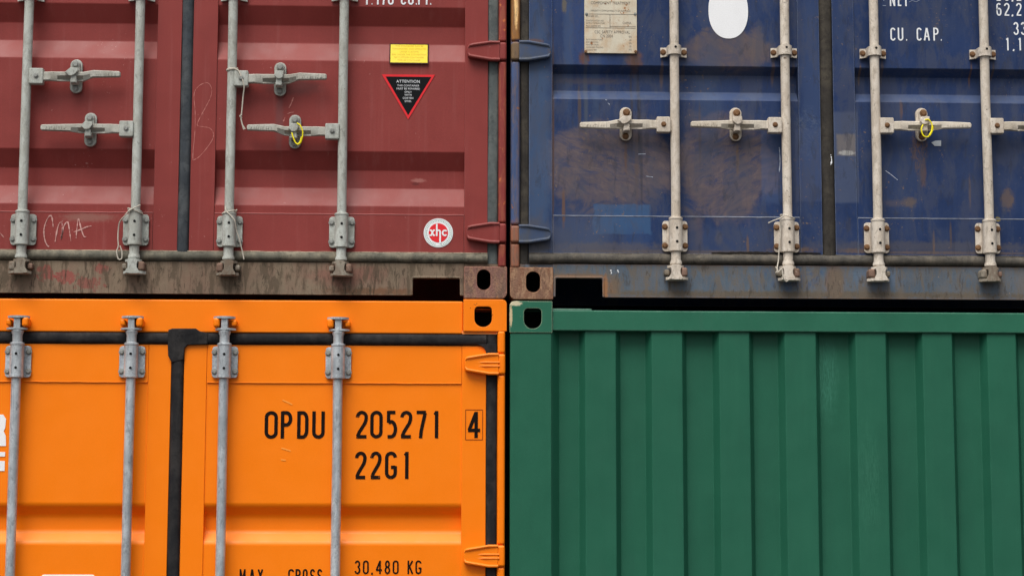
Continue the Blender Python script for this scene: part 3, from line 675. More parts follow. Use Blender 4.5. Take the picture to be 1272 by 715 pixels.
# ------------------------------------------------------------------ containers with doors
def door_container(spec):
    s = spec['s']; row = spec['row']; refx = spec['col']
    mt = spec['mats']
    xc = X(spec['xc'], row, YD)
    Xp = lambda px, y=0.: X(px, row, y)
    u_post_o = abs(Xp(spec['post'][0])-xc); u_post_i = abs(Xp(spec['post'][1])-xc)
    u_gk = abs(Xp(spec['stile'][0], YD)-xc); u_pan = abs(Xp(spec['stile'][1], YD)-xc)
    hg = spec['hg']; u_in = spec['u_in']
    zb, zt = spec['zb'], spec['zt']
    x0, x1 = xc-u_post_o, xc+u_post_o
    root = empty('shipping_container', (xc, 0, zb))
    tag(root, spec['label'], 'container', 'stacked shipping containers')
    corrugated_sides(root, x0, x1, zb, zt, mt['paint'])
    z_sill, z_head = spec['z_sill'], spec['z_head']        # frame opening
    z_db, z_dt = spec['z_db'], spec['z_dt']                # door leaf bottom / top
    cw = spec['cast_w']; ch = .119
    # corner castings
    for sg in (-1, 1):
        a, b = sorted((xc+sg*u_post_o, xc+sg*(u_post_o-cw)))
        for z0, z1, k in ((zb, zb+ch, 'lo'), (zt-ch, zt, 'hi')):
            meas = spec.get('cast', {}).get(k)
            if meas and sg == s:
                (a2, z1m), (b2, z0m) = P2(meas[0], meas[1]), P2(meas[2], meas[3])
                (h0, hz1), (h1, hz0) = P2(meas[4], meas[5]), P2(meas[6], meas[7])
            else:
                a2, b2, z0m, z1m = a, b, z0, z1; c = (a+b)/2; h0, h1 = c-.026, c+.026; hz0, hz1 = z0+.02, z1-.02
            if k == 'lo': hole = rrect(h0, h1, hz0, hz1, (h1-h0)/2-.0005, 8)
            else:
                r = (h1-h0)/2; hole = []
                hole += [(r*math.cos(rad(t))+(h0+h1)/2, hz0+r*.95+r*.95*math.sin(rad(t))) for t in range(180, 361, 15)]
                hole += [(h1-.014+.014*math.cos(rad(t)), hz1-.014+.014*math.sin(rad(t))) for t in range(0, 91, 22)]
                hole += [(h0+.014+.014*math.cos(rad(t)), hz1-.014+.014*math.sin(rad(t))) for t in range(90, 181, 22)]
            casting(a2, b2, z0m, z1m, hole, root, mt['cast'], rr=((.018 if sg > 0 else .004) if k == 'hi' else .005, (.018 if sg < 0 else .004) if k == 'hi' else .005, (.022 if sg < 0 else .004) if k == 'lo' else .004, (.022 if sg > 0 else .004) if k == 'lo' else .004))
    # posts (with the hinge knuckle line in front)
    for sg in (-1, 1):
        a, b = sorted((xc+sg*(u_post_o-.0015), xc+sg*u_post_i))
        m = MB(); m.box(a, b, .014, .12, zb+ch-.004, zt-ch+.004, .003); 
        a2, b2 = sorted((xc+sg*u_post_i, xc+sg*(u_post_i-.06)))
        m.box(a2, b2, YD+.012, .10, zb+ch, zt-ch)
        m.build('corner_post', mt['post'], root)
        hz = spec['hinge_z']
        cuts = [zb+ch] + [c for z, hh in hz for c in (z-hh, z+hh)] + [zt-ch]
        for i in range(0, len(cuts)-1):
            za, zc_ = cuts[i]+.0015, cuts[i+1]-.0015
            if i % 2 == 0:
                seg = zc_-za
                barrel(a+.001, b-.001, za, zc_, root, mt['post'], 'post_lug', -.004)
            else: barrel(a, b, za, zc_, root, mt.get('barrel', mt['hinge']), 'hinge_barrel', -.010)
    # header and sill
    hx0, hx1 = xc-u_post_o+cw, xc+u_post_o-cw
    m = MB(); m.box(hx0-.002, hx1+.002, spec.get('y_head', .008), .10, z_head, zt-spec['head_drop'], .006, 3)
    m.box(xc-u_post_i+.001, hx0, .010, .10, z_head, zt-ch-.001); m.box(hx1, xc+u_post_i-.001, .010, .10, z_head, zt-ch-.001)
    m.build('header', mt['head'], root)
    nt = spec.get('notch')
    zs0 = spec['z_rail']
    if nt:
        n0, n1 = sorted((abs(Xp(nt[0])-xc), abs(Xp(nt[1])-xc))); nz = nt[2]
        def notch_out():
            r = .008; p = []
            p += [(hx0-.001, z_sill), (hx0-.001, zs0)]
            for sg in (-1, 1):
                ua, ub = (xc-n1, xc-n0) if sg < 0 else (xc+n0, xc+n1)
                p += [(ua-.003, zs0), (ua, nz-r), (ua+r*.3, nz-r*.3), (ua+r, nz), (ub-r, nz), (ub-r*.3, nz-r*.3), (ub, nz-r), (ub+.003, zs0)]
            p += [(hx1+.001, zs0), (hx1+.001, z_sill)]
            return p
        m = slab([notch_out()], .006, .014, .0015)
        for sg in (-1, 1):      # folded lip round each fork notch
            ua, ub = (xc-n1, xc-n0) if sg < 0 else (xc+n0, xc+n1)
            m.tube([(ua-.004, .006, zs0+.002), (ua-.003, .005, nz), (ua+.004, .005, nz+.004), (ub-.004, .005, nz+.004), (ub+.003, .005, nz), (ub+.004, .006, zs0+.002)], .0045, 8)
    else:
        m = MB(); m.box(hx0-.001, hx1+.001, .006, .014, zs0, z_sill, .0015)
    m.box(hx0, hx1, .0145, .11, z_sill-.012, z_sill-.001)
    m.box(xc-u_post_i+.001, hx0, .010, .10, zb+ch+.001, z_sill-.001); m.box(hx1, xc+u_post_i-.001, .010, .10, zb+ch+.001, z_sill-.001)
    m.build('sill', mt['sill'], root)
    # doors
    for sg in (-1, 1):
        panel_pts = spec['profile']          # (y, z) from top to bottom
        xi, xo = xc+sg*u_in, xc+sg*u_pan
        a, b = sorted((xi, xo))
        N = 10
        m = MB()
        for i in range(len(panel_pts)-1):
            (ya, za), (yb2, zb2) = panel_pts[i], panel_pts[i+1]
            m.strip([(a-.004+(b-a+.008)*k/N, ya, za) for k in range(N+1)], [(a-.004+(b-a+.008)*k/N, yb2, zb2) for k in range(N+1)])
        bmesh.ops.remove_doubles(m.bm, verts=list(m.bm.verts), dist=1e-5)
        for f in m.bm.faces:
            f.normal_update()
            if f.normal.y > 0: f.normal_flip()
        rb = spec.get('round', .003)
        if rb:
            ed = [e for e in m.bm.edges if len(e.link_faces) == 2 and e.calc_face_angle(0) > .3]
            bmesh.ops.bevel(m.bm, geom=ed, offset=rb, segments=3, profile=.5, affect='EDGES')
        door = link(m.bm, 'door', mt['paint'], root, ang=14 if rb < .005 else 40)
        g0 = xc+sg*hg; g1 = xc+sg*u_gk
        m = MB()
        p, q = sorted((g0, xi)); m.box(p, q, YD, .055, z_db, z_dt, .003)
        p, q = sorted((xo, g1)); m.box(p, q, YD, .055, z_db, z_dt, .003)
        m.box(a+.0005, b-.0005, YD+.001, .052, z_db, spec['z_brail'], .002); m.box(a+.0005, b-.0005, YD+.001, .052, spec['z_trail'], z_dt, .002)
        m.build('door_frame', mt['paint'], door)
        wm = MB(); zz = spec['z_weld']
        wm.tube([(a+.002+(b-a-.004)*k/30, YD+.0015, zz+.0012*mnoise.noise(Vector((k*.7, zz, 1)))) for k in range(31)], .0021, 6)
        wm.build('weld_seam', mt['weld'], door)
        # rubber seals
        p, q = sorted((g1, xc+sg*(u_post_i)))
        gasket_bar(p+.0005, q-.0005, z_sill, z_head, mt['gside'], door, True, YD-.002)
        p, q = sorted((xc+sg*.0, g1))
        gasket_bar(p, q, z_sill+.0005, z_db-.0005, mt['gbot'], door)
        gasket_bar(p, q, z_dt+.0005, z_head-.0005, mt['gbot'] if not spec.get('gtop') else spec['gtop'], door, yf=.001 if spec.get('gtop') else -.008)
        if spec.get('bead'):
            wm = MB(); aa, bb_ = sorted((xc+sg*.012, g1)); nn = 70
            wm.tube([(aa+(bb_-aa)*k/nn, YD-.001+.002*mnoise.noise(Vector((k*.31, sg, 5))), z_db-.001+.0022*mnoise.noise(Vector((k*.23, sg*3, 2)))) for k in range(nn+1)],
                    [.0016+.0012*abs(mnoise.noise(Vector((k*.4, sg, 9)))) for k in range(nn+1)], 6)
            wm.build('sealant_bead', spec['bead'], door)
        for z, hh in spec['hinge_z']:
            hinge(xc+sg*(u_post_i+.004), xc+sg*spec['u_tip'], z, hh, hh*.68, sg, door, mt['hinge'], spec.get('ridges', False))
    m = gasket_bar(xc-hg+.0005, xc+hg-.0005, z_sill+.002, z_head-.002, mt['gmid'], root, True, YD-.010, 'centre_gasket')
    return dict(root=root, xc=xc, u_post_o=u_post_o, u_gk=u_gk, u_pan=u_pan, u_in=u_in)

def profile_from(rows, ycol, z_top, z_bot, period=None, y_out=YD+.005, depth=.036):
    """rows: list of (top of upper slope, its foot, start of lower slope, its end) measured pixel rows"""
    rec = []
    for a, b, c, d in rows:
        rec.append((Z(a, ycol, y_out), Z(b, ycol, y_out+depth), Z(c, ycol, y_out+depth), Z(d, ycol, y_out)))
    return rec
def fill_profile(rec, z_top, z_bot, pitch, y_out=YD+.005, depth=.036):
    allr = list(rec); t = rec[0]
    while True:
        t = tuple(k+pitch for k in t)
        if t[0] > z_top-.05: break
        allr.insert(0, t)
    t = allr[-1]
    while True:
        t = tuple(k-pitch for k in t)
        if t[3] < z_bot+.05: break
        allr.append(t)
    pts = [(y_out, z_top)]
    for a, b, c, d in allr: pts += [(y_out, a), (y_out+depth, b), (y_out+depth, c), (y_out, d)]
    pts.append((y_out, z_bot)); return pts

H = 2.591
m_bead = paint('old_sealant', srgb(176, 162, 140), var=.3, streak=0, rough=.9, wav=0, mott=(srgb(120, 108, 92), .6, 30, 1))
m_beadb = paint('cracked_sealant', srgb(120, 112, 98), var=.3, streak=0, rough=.9, wav=0, mott=(srgb(70, 60, 52), .8, 20, 1))
# ---- red
zR = Z(371, 600); ztR = zR+H
RED_ROWS = profile_from([(8.5, 33, 55, 76), (188, 212, 234, 256)], 450, 0, 0)
red = door_container(dict(
    s=1, row=180, col=450, xc=230, post=(629.6, 619), stile=(606, 577), hg=.0215, u_in=.114, zb=zR, zt=ztR, cast_w=.162,
    cast={'lo': (576.3, 330.5, 629.8, 370.6, 592.6, 334.5, 609.3, 360)},
    z_sill=Z(326, 450), z_rail=Z(366, 450), z_head=ztR-.16, head_drop=.012, z_db=Z(312.5, 450), z_dt=ztR-.205,
    z_brail=Z(266, 450, YD), z_trail=ztR-.34, z_weld=Z(266, 450, YD),
    profile=fill_profile(RED_ROWS, ztR-.335, Z(267, 450, YD), RED_ROWS[0][0]-RED_ROWS[1][0]),
    bead=m_bead, notch=(514, 572.5, Z(345.5, 540)), hinge_z=[(Z(289.5, 600), .0385), (Z(64, 600), .037), (Z(64, 600)+.85, .037), (Z(64, 600)+1.5, .037)], u_tip=abs(X(580, 180)-X(230, 180, YD)),
    mats=dict(paint=m_red, cast=m_redcast, post=m_redpost, hinge=m_red, head=m_red, sill=m_redsill, weld=m_weldr, gside=m_rub_side, gbot=m_rub_redsill, gmid=m_rub_red),
    label='dark red container with grey lock rods and round sticker, stacked on the orange one'))
# ---- blue
zB = Z(372.2, 660); ztB = zB+H
BLUE_ROWS = profile_from([(81.5, 93, 114.5, 123.5)], 800, 0, 0)
blue = door_container(dict(
    s=-1, row=180, col=900, xc=1028, post=(634.0, 646), stile=(657, 686.5), hg=.0245, u_in=.110, zb=zB, zt=ztB, cast_w=.162,
    cast={'lo': (633.6, 331.5, 687, 371.8, 653.5, 337, 671, 363)},
    z_sill=Z(329, 900), z_rail=Z(369.8, 900), z_head=ztB-.16, head_drop=.012, z_db=Z(315.3, 900), z_dt=ztB-.205,
    z_brail=Z(269.3, 900, YD), z_trail=ztB-.34, z_weld=Z(269.3, 900, YD),
    profile=fill_profile(BLUE_ROWS, ztB-.335, Z(270, 900, YD), .60),
    bead=m_beadb, notch=(690, 748, Z(345.5, 720)), hinge_z=[(Z(291, 660), .034), (Z(64, 660), .038), (Z(64, 660)+.85, .037), (Z(64, 660)+1.5, .037)], u_tip=abs(X(684, 180)-X(1028, 180, YD)),
    mats=dict(paint=m_blue, cast=m_bluecast, post=m_bluepost, barrel=m_bluepost, hinge=m_bluehinge, head=m_blue, sill=m_bluesill, weld=m_weldb, gside=m_rub_blue, gbot=m_rub_bsill, gmid=m_rub_blue),
    label='worn blue container with cream lock rods and white oval, stacked on the green one'))
# ---- orange
ztO = Z(371.3, 600); zO = ztO-H
OR_ROWS = profile_from([(627, 640, 660, 673.5)], 300, 0, 0)
orange = door_container(dict(
    s=1, row=520, col=300, xc=219.2, post=(628, 617.6), stile=(603.7, 573.5), hg=.0235, u_in=.108, zb=zO, zt=ztO, cast_w=.162, y_head=.010,
    cast={'hi': (575.6, 371.3, 629.5, 411.5, 589.5, 380.5, 611, 406)},
    z_sill=zO+.165, z_rail=zO+.02, z_head=Z(412.8, 300), head_drop=.0075, z_db=zO+.21, z_dt=Z(427.6, 300),
    z_brail=zO+.34, z_trail=Z(474.8, 300, YD), z_weld=Z(474.8, 300, YD), round=.011,
    profile=fill_profile(OR_ROWS, Z(474, 300, YD), zO+.335, .50),
    hinge_z=[(zO+.30, .040), (zO+.85, .040), (Z(690, 600), .0405), (Z(452, 600), .0395)], u_tip=abs(X(576.5, 520)-X(219.2, 520, YD)), ridges=True, gtop=m_rub_or,
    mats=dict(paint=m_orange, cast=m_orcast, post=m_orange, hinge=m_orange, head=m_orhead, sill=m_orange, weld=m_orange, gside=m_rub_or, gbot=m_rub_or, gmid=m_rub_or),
    label='bright orange container with black lettering and galvanised lock rods, beneath the dark red one'))

def make_rod(root, xr, z0, z1, mat):
    m = MB(); N = 40
    bx = lambda k: .0016*mnoise.noise(Vector((xr*3, k*.13, 2.))); by = lambda k: .0016*mnoise.noise(Vector((xr*3, k*.13, 8.)))
    m.loops([[(xr+bx(k)+RROD*math.cos(2*math.pi*i/20), YR+by(k)+RROD*math.sin(2*math.pi*i/20), z0+(z1-z0)*k/N) for i in range(20)] for k in range(N+1)])
    return m.build('lock_rod', mat, root)

def lower_rod(C, rx_px, rx_row, brk, hub, tip, cat_px, clamp_row, mat, mb, grip, camside, keepmats, flapdx, cammat):
    root = C['root']; yh = YR
    bx, bz = P2(*brk, -.006)
    rod = make_rod(root, bx, bz-.03, root.location.z+2.42, mat)
    bracket(bx, bz, 0, 0, rod, mat, mb)
    z0 = cam_end(bx, bz-.0625, -1, rod, cammat, camside, mat)
    keeper(bx, z0, -1, camside, root, *keepmats)
    cz = P2(bx, clamp_row, YR)[1] if False else Z(clamp_row, brk[0], YR)
    clamp(bx, cz, rod, mat, mb)
    clamp(bx, cz+.95, rod, mat, mb)
    hx, hz = P2(*hub, YR-.022); tx, tz = P2(*tip, -.042)
    handle(hx, hz, tx, tz, bx, rod, mat, mb, grip)
    cx, czz = P2(*cat_px, YD-.02)
    catch(cx, czz, root, mat, mb, 0, flapdx)
    return rod, bx, bz

gr = m_hw_red
m_grip_red = hardware('worn_grip_grey', srgb(182, 181, 171), srgb(136, 130, 116), .55, .15, srgb(90, 84, 74), rough=.6)
m_grip_blue = hardware('worn_grip_cream', srgb(214, 204, 188), srgb(160, 146, 124), .5, .2, srgb(84, 80, 74), rough=.6)
red_rods = [
    lower_rod(red, 29.5, 190, (28.5, 284.6), (44.6, 94), (149, 91.8), (94.2, 94.2), -8, gr, m_bolt_grey, m_grip_red, -1, (m_hw_dirty, m_keep_rust), -.010, m_hw_dirty),
    lower_rod(red, 169.7, 190, (168.3, 285), (156.6, 159.5), (50, 158), (112, 160.5), -8, gr, m_bolt_grey, m_grip_red, 1, (m_keep_rust, m_hw_dirty), -.006, gr),
    lower_rod(red, 286, 190, (285, 287), (299.5, 97), (405.5, 95), (347.8, 97.8), -8, gr, m_bolt_grey, m_grip_red, -1, (m_keep_rust, m_hw_dirty), 0, m_hw_dirty),
    lower_rod(red, 425.6, 190, (424.4, 288), (412.6, 162.7), (306.5, 158), (366.3, 163), -8, gr, m_bolt_grey, m_grip_red, 1, (m_keep_rust, m_hw_dirty), -.002, m_hw_dirty)]
cr = m_hw_blue
blue_rods = [
    lower_rod(blue, 838, 190, (838.8, 293), (824.5, 154.3), (720.5, 155), (777.5, 153.5), 62, cr, m_bolt_rust, m_grip_blue, 1, (m_keep_rust, m_hw_dirty), -.012, cr),
    lower_rod(blue, 975.8, 190, (977.6, 294), (963, 155), (858.5, 153.8), (914.2, 154), 62.5, cr, m_bolt_rust, m_grip_blue, 1, (m_keep_rust, m_hw_dirty), 0, cr),
    lower_rod(blue, 1088.4, 190, (1089.6, 295), (1102.2, 155.5), (1207, 155.5), (1145.6, 154.3), 63.5, cr, m_bolt_rust, m_grip_blue, -1, (m_keep_rust, m_hw_dirty), -.002, cr),
    lower_rod(blue, 1225.5, 190, (1227.8, 295.7), (1238.8, 156), (1343, 156), (1281.5, 155), 64.5, cr, m_bolt_rust, m_grip_blue, -1, (m_hw_dirty, m_keep_rust), -.006, m_hw_dirty)]
for px, py, cs in ((22, 448.5, 1), (163.6, 448.8, 1), (279.1, 449.2, -1), (420.2, 450.2, -1)):
    bx, bz = P2(px, py, -.006)
    rod = make_rod(orange['root'], bx, zO+.10, bz+.03, m_hw_or)
    bracket(bx, bz, 0, 0, rod, m_hw_or, m_bolt_grey)
    # upper bracket stands the other way up: neck and cam above
    z0 = cam_end(bx, bz+.066, 1, rod, m_hw_or, cs)
    keeper(bx, z0, 1, cs, orange['root'], m_orange, m_orange)

# folded rubber flap where the orange seals meet
p = [P2(*q, -.004) for q in ((209, 409), (214, 407.5), (243, 407.5), (248, 411), (258, 413.5), (258, 427), (233, 428), (229, 432), (227.8, 446), (213.2, 450), (208.5, 441), (208, 424))]
m = MB(); m.prism(p, -.0005, .011, .003, 3); m.build('gasket_flap', m_rub_or, orange['root'])

m = MB(); m.prism([P2(*q, .004) for q in ((592, 427), (617, 427), (617, 443), (604.5, 443), (603.6, 436), (601, 431.5), (597, 429))], .003, .013, .002); m.build('gasket_flap', m_rub_or, orange['root'])

# ------------------------------------------------------------------ green corrugated end
ztG = Z(373.5, 660); zG = ztG-H
gx0 = X(632.9, 393); gx1 = gx0+2.438; gxc = (gx0+gx1)/2
green = empty('shipping_container', (gxc, 0, zG))
tag(green, 'dark green container showing its ribbed closed end, beneath the blue one', 'container', 'stacked shipping containers')
corrugated_sides(green, gx0, gx1, zG, ztG, m_green)
(ca, cz1), (cb, cz0) = P2(632.9, 373.5), P2(686.3, 413.3)
(h0, hz1), (h1, hz0) = P2(651, 382.8), P2(672.6, 408)
r = (h1-h0)/2
hole = [(r*math.cos(rad(t))+(h0+h1)/2, hz0+r*.95+r*.95*math.sin(rad(t))) for t in range(180, 361, 15)]
hole += [(h1-.014+.014*math.cos(rad(t)), hz1-.014+.014*math.sin(rad(t))) for t in range(0, 91, 22)]
hole += [(h0+.014+.014*math.cos(rad(t)), hz1-.014+.014*math.sin(rad(t))) for t in range(90, 181, 22)]
casting(ca, cb, cz0, cz1, hole, green, m_gcast, rr=(.004, .020, .004, .004))
W = cb-ca
casting(gx1-W, gx1, cz0, cz1, [(gx0+gx1-x, z) for x, z in reversed(hole)], green, m_gcast)
for a in (gx0, gx1-W): casting(a, a+W, zG, zG+.118, rrect(a+W/2-.026, a+W/2+.026, zG+.02, zG+.099, .0255, 8), green, m_gcast)
pe = X(685.6, 500)
for a, b in ((gx0+.003, pe), (gx0+gx1-pe, gx1-.003)):
    m = MB(); m.box(a, b, .004, .10, zG+.1175, cz0+.0005, .005, 3); m.build('corner_post', m_green, green)
zr1, zr0 = Z(386.2, 950), Z(411.6, 950)
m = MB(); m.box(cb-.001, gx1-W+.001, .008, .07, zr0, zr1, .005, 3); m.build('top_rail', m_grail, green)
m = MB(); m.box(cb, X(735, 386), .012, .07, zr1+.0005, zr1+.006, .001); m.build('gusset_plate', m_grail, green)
m = MB(); m.box(cb-.001, gx1-W+.001, .006, .09, zG+.012, zG+.16, .0035); m.build('bottom_rail', m_green, green)
YO, YI = .018, .018+.042
ribs = [(727.3, 765.4), (810.3, 848.4), (894.6, 932.2), (976.6, 1015.3), (1065.2, 1102.7), (1148.7, 1185.4), (1229.7, 1265.2)]
rr = [(X(a, 540, YO), X(b, 540, YO)) for a, b in ribs]
while rr[-1][1]+.25 < gx1-W-.02: rr.append((rr[-1][0]+.25, rr[-1][1]+.25))
prof = [(pe-.002, YO), (pe+.003, YO), (X(694.5, 540, YI), YI)]
for a, b in rr:
    prof += [(a-.020, YI), (a, YO), (b, YO), (b+.020, YI)]
e = gx0+gx1-pe
prof += [(e-.03, YI), (e-.003, YO), (e+.002, YO)]
m = MB(); NZ = 16; za, zbm = zG+.155, zr0+.006
for k in range(NZ):
    q0, q1 = za+(zbm-za)*k/NZ, za+(zbm-za)*(k+1)/NZ
    m.strip([(x, y, q1) for x, y in prof], [(x, y, q0) for x, y in prof])
bmesh.ops.remove_doubles(m.bm, verts=list(m.bm.verts), dist=1e-5)
for f in m.bm.faces:
    f.normal_update()
    if f.normal.y > 0: f.normal_flip()
ed = [e_ for e_ in m.bm.edges if len(e_.link_faces) == 2 and e_.calc_face_angle(0) > .3]
bmesh.ops.bevel(m.bm, geom=ed, offset=.0035, segments=2, profile=.5, affect='EDGES')
link(m.bm, 'end_wall', m_green, green, ang=60)

# ------------------------------------------------------------------ lettering and labels
yo = YD-.0006
yp = YD+.005-.0012      # just proud of the door panel's outer flats
oroot, rroot, broot = orange['root'], red['root'], blue['root']
def put(spec, y0, y1, stroke_px, mat, root, name='lettering', ypl=None):
    ypl = yp if ypl is None else ypl
    words(measured(spec, y0, y1, ypl), ypl, stroke_px*.00303, name, mat, root)
put([('O', 329, 344.8), ('P', 348.7, 363), ('D', 369, 383), ('U', 388, 403.2)], 510, 544.5, 4.3, m_black, oroot)
put([('2', 442, 456.8), ('0', 460, 475.2), ('5', 479.6, 493.5), ('2', 497.3, 512), ('7', 516, 530.6), ('1', 537.5, 546)], 509.6, 544, 4.2, m_black, oroot)
put([('2', 441, 455.2), ('2', 459.8, 473.8), ('G', 478.3, 493), ('1', 500.6, 509)], 560.2, 594.5, 4.2, m_black, oroot)
put([('4', 580.5, 597)], 510.5, 544, 4.3, m_black, oroot, ypl=YD-.0008)
m = MB(); (ba, bt), (bb, bz_) = P2(578.4, 508.6, YD), P2(599.4, 545.8, YD)
for q in (((ba, bt), (bb, bt)), ((bb, bt), (bb, bz_)), ((bb, bz_), (ba, bz_)), ((ba, bz_), (ba, bt))): ribbon(m, q, .0028, YD-.0008-.0001*len(m.bm.faces))
for f in m.bm.faces:
    f.normal_update()
    if f.normal.y > 0: f.normal_flip()
link(m.bm, 'check_digit_box', m_brownline, oroot, smooth=False)
put([('3', 440.8, 447.6), ('0', 450.8, 458), (',', 460.5, 465), ('4', 466.7, 474.7), ('8', 477.8, 484.6), ('0', 487.8, 495.2)], 695.3, 712.3, 2.0, m_black, oroot)
put([('K', 506, 513.2), ('G', 516, 523.5)], 695.3, 712.3, 2.0, m_black, oroot)
put([('M', 297.7, 304.8), ('A', 309.7, 316.5), ('X', 320, 326.7)], 706, 723.2, 2.0, m_black, oroot)
put([('G', 358, 365.2), ('R', 367, 373.5), ('O', 376, 382), ('S', 385, 391.3), ('S', 394, 400.3)], 706, 723.2, 2.0, m_black, oroot)
# white block letters cut by the left edge of the picture
m = MB()
m.prism([P2(*q, yp) for q in ((-14, 514.5), (4, 514.5), (7.5, 520), (6.5, 531), (4.5, 535), (7.2, 541), (7.4, 553.5), (-1, 553.5), (-2, 541), (-6, 541), (-6, 553.5), (-14, 553.5))], yp-.0006, yp+.0004)
m.prism([P2(*q, yp) for q in ((-14, 560.8), (6.5, 560.8), (6.3, 566.5), (-14, 566.5))], yp-.0006, yp+.0004)
m.prism([P2(*q, yp) for q in ((-14, 572), (6, 572), (5.6, 584.5), (-14, 584.5))], yp-.0006, yp+.0004)
m.build('lettering', m_white, oroot, smooth=False)
(ba, bt), (bb, bz_) = P2(51, 712.8, yp), P2(117, 760, yp)
m = slab([rrect(ba, bb, bz_, bt, .012)], yp-.0006, yp+.0004); m.build('white_panel', m_white, oroot, smooth=False)
# scuffs on the orange door
m = MB()
for q in (((351, 496.5), (357, 499), (363, 502)), ((349.5, 556), (356, 558), (361, 559.5)), ((349, 570.5), (355, 571.2))):
    ribbon(m, [P2(a, b, yp) for a, b in q], .005, yp)
for f in m.bm.faces:
    f.normal_update()
    if f.normal.y > 0: f.normal_flip()
link(m.bm, 'scuff', flat('pale_scuff', srgb(255, 160, 66)), oroot, smooth=False)

put([('1', 452.5, 458.2), ('.', 460.5, 464.5), ('1', 466, 471.8), ('7', 473.3, 480), ('0', 482, 489)], -11, 6.2, 2.1, m_whitelet, rroot)
put([('C', 498, 504.6), ('U', 507, 513.8), ('.', 515.3, 520), ('F', 519.2, 525.5), ('T', 526.8, 533.2), ('.', 533, 538)], -11, 6.2, 2.1, m_whitelet, rroot)
put([('N', 1105, 1112), ('E', 1114.8, 1120.5), ('T', 1121.8, 1128.6)], -8.5, 8, 1.9, m_whitelet, broot)
put([('C', 1105.8, 1112.6), ('U', 1115, 1122.2), ('.', 1124, 1129), ('C', 1138.4, 1145.2), ('A', 1147.2, 1155.2), ('P', 1159, 1166.2), ('.', 1167, 1172)], 34.6, 50.8, 1.9, m_whitelet, broot)
put([('6', 1237.4, 1244.2), ('2', 1247, 1254.4), (',', 1255.5, 1260.5), ('2', 1262, 1269.3)], 4, 20, 1.9, m_whitelet, broot)
put([('2', 1237, 1243.8), ('8', 1247, 1254), (',', 1255.5, 1260.5), ('2', 1262, 1269.3)], -14.5, 1.5, 1.9, m_whitelet, broot)
put([('3', 1258.8, 1265.6), ('3', 1268, 1274.8)], 27.6, 43.8, 1.9, m_whitelet, broot)
put([('1', 1248.5, 1254.4), (',', 1257, 1262), ('1', 1264, 1269.6)], 47.2, 63, 1.9, m_whitelet, broot)
m = MB()
for q in (((1096.5, 7.2), (1100.5, 7.2)), ((1097.5, 1), (1100, -2)), ((1129, 3), (1133, 1), (1138, 2.5), (1143, 0))): ribbon(m, [P2(a, b, yp) for a, b in q], .0025 if q[0][0] < 1110 else .0014, yp)
for f in m.bm.faces:
    f.normal_update()
    if f.normal.y > 0: f.normal_flip()
link(m.bm, 'worn_lettering', flat('faded_white', srgb(150, 160, 180)), broot, smooth=False)

rg = random.Random(4); up = []; lo_ = []
for k in range(46):
    px = 884+k*3.0; t = math.sin(math.pi*k/45)**.6
    up.append(P2(px, 313.6-1.6*t*rg.uniform(.2, 1)+.004*(px-884), YD)); lo_.append(P2(px, 314.6+1.2*t*rg.uniform(.1, 1)+.004*(px-884), YD))
m = MB(); m.prism(up+lo_[::-1], YD-.0035, YD+.001); m.build('dark_crack_strip', m_shade_black, broot, smooth=False)  # near-black strip standing in for the dark of an open crack

# white oval on the blue door
ox, oz = P2(904.6, 14, yp); pts = []
for i in range(56):
    t = 2*math.pi*i/56; e_ = math.cos(t); f_ = math.sin(t)
    pts.append((ox+.0765*math.copysign(abs(e_)**.92, e_), oz+(.108 if f_ < 0 else .115)*math.copysign(abs(f_)**.92, f_)))
m = slab([pts], yp-.0008, yp+.0005); m.build('white_oval', m_white, broot)

# data plate
(ba, bt), (bb, bz_) = P2(725.7, -44, YD), P2(791.2, 66.8, YD)
m = slab([rrect(ba, bb, bz_, bt, .003, 2)], YD-.003, YD+.004, .0006); dp = m.build('data_plate', m_plate, broot)
w = bb-ba; yt = YD-.0036
def pz(py): return Z(py, 758, YD)
pm = MB()
def line(t, cx, py, size, sx=1., al='CENTER'): tiny(t, cx, pz(py), size, yt, '', None, None, sx, al, pm)
cxp = (ba+bb)/2
line('COMPONENT TREATMENT', cxp, 4.5, .016, .75)
line('IMMUNITY COMMONWEALTH OF AUSTRALIA', cxp, 14, .0095, .75)
line('OWNER NO.', ba+.006, 21, .010, .8, 'LEFT'); line('IDENTIFICATION NO.', ba+.006, 26.5, .009, .75, 'LEFT'); line('DATE OF MANUFACTURE', ba+.006, 29.5, .008, .75, 'LEFT'); line('MAX GROSS KG', ba+.006, 33.2, .010, .75, 'LEFT')
line('CHINA', bb-.038, 29, .013, .8)
line('CSC SAFETY APPROVAL', cxp+.006, 40.5, .0165, .75); line('CN 2004', cxp-.016, 45.5, .0165, .75)
for i, t in enumerate(('DATE MANUFACTURED', 'IDENTIFICATION', 'MAXIMUM GROSS', 'ALLOWABLE STACKING', 'RACKING TEST')): line(t, ba+.006, 50+i*3.2, .0078, .75, 'LEFT')
for i in range(5): line(('KG', 'LB', 'KG', 'LB', 'KG')[i], bb-.026, 46+i*4, .0095, .8)
for q in ((ba+.004, bb-.004, pz(18.2)), (ba+.004, bb-.004, pz(35.2)), (ba+.098, bb-.004, pz(33.2))): ribbon(pm, [(q[0], q[2]), (q[1], q[2])], .0014, yt-.0002)
ribbon(pm, [(ba+.098, pz(18.5)), (ba+.098, pz(35))], .0014, yt-.0004)
for f in pm.bm.faces:
    f.normal_update()
    if f.normal.y > 0: f.normal_flip()
link(pm.bm, 'plate_text', m_print, dp, smooth=False)
for px, py in ((728.5, 18), (788.8, 18), (727.5, 64.5), (789.5, 64.5)):
    x, z = P2(px, py, YD); bolt((x, z), .0042, .004, m_bolt_rust if py > 30 else m_bolt_grey, dp, YD-.003)

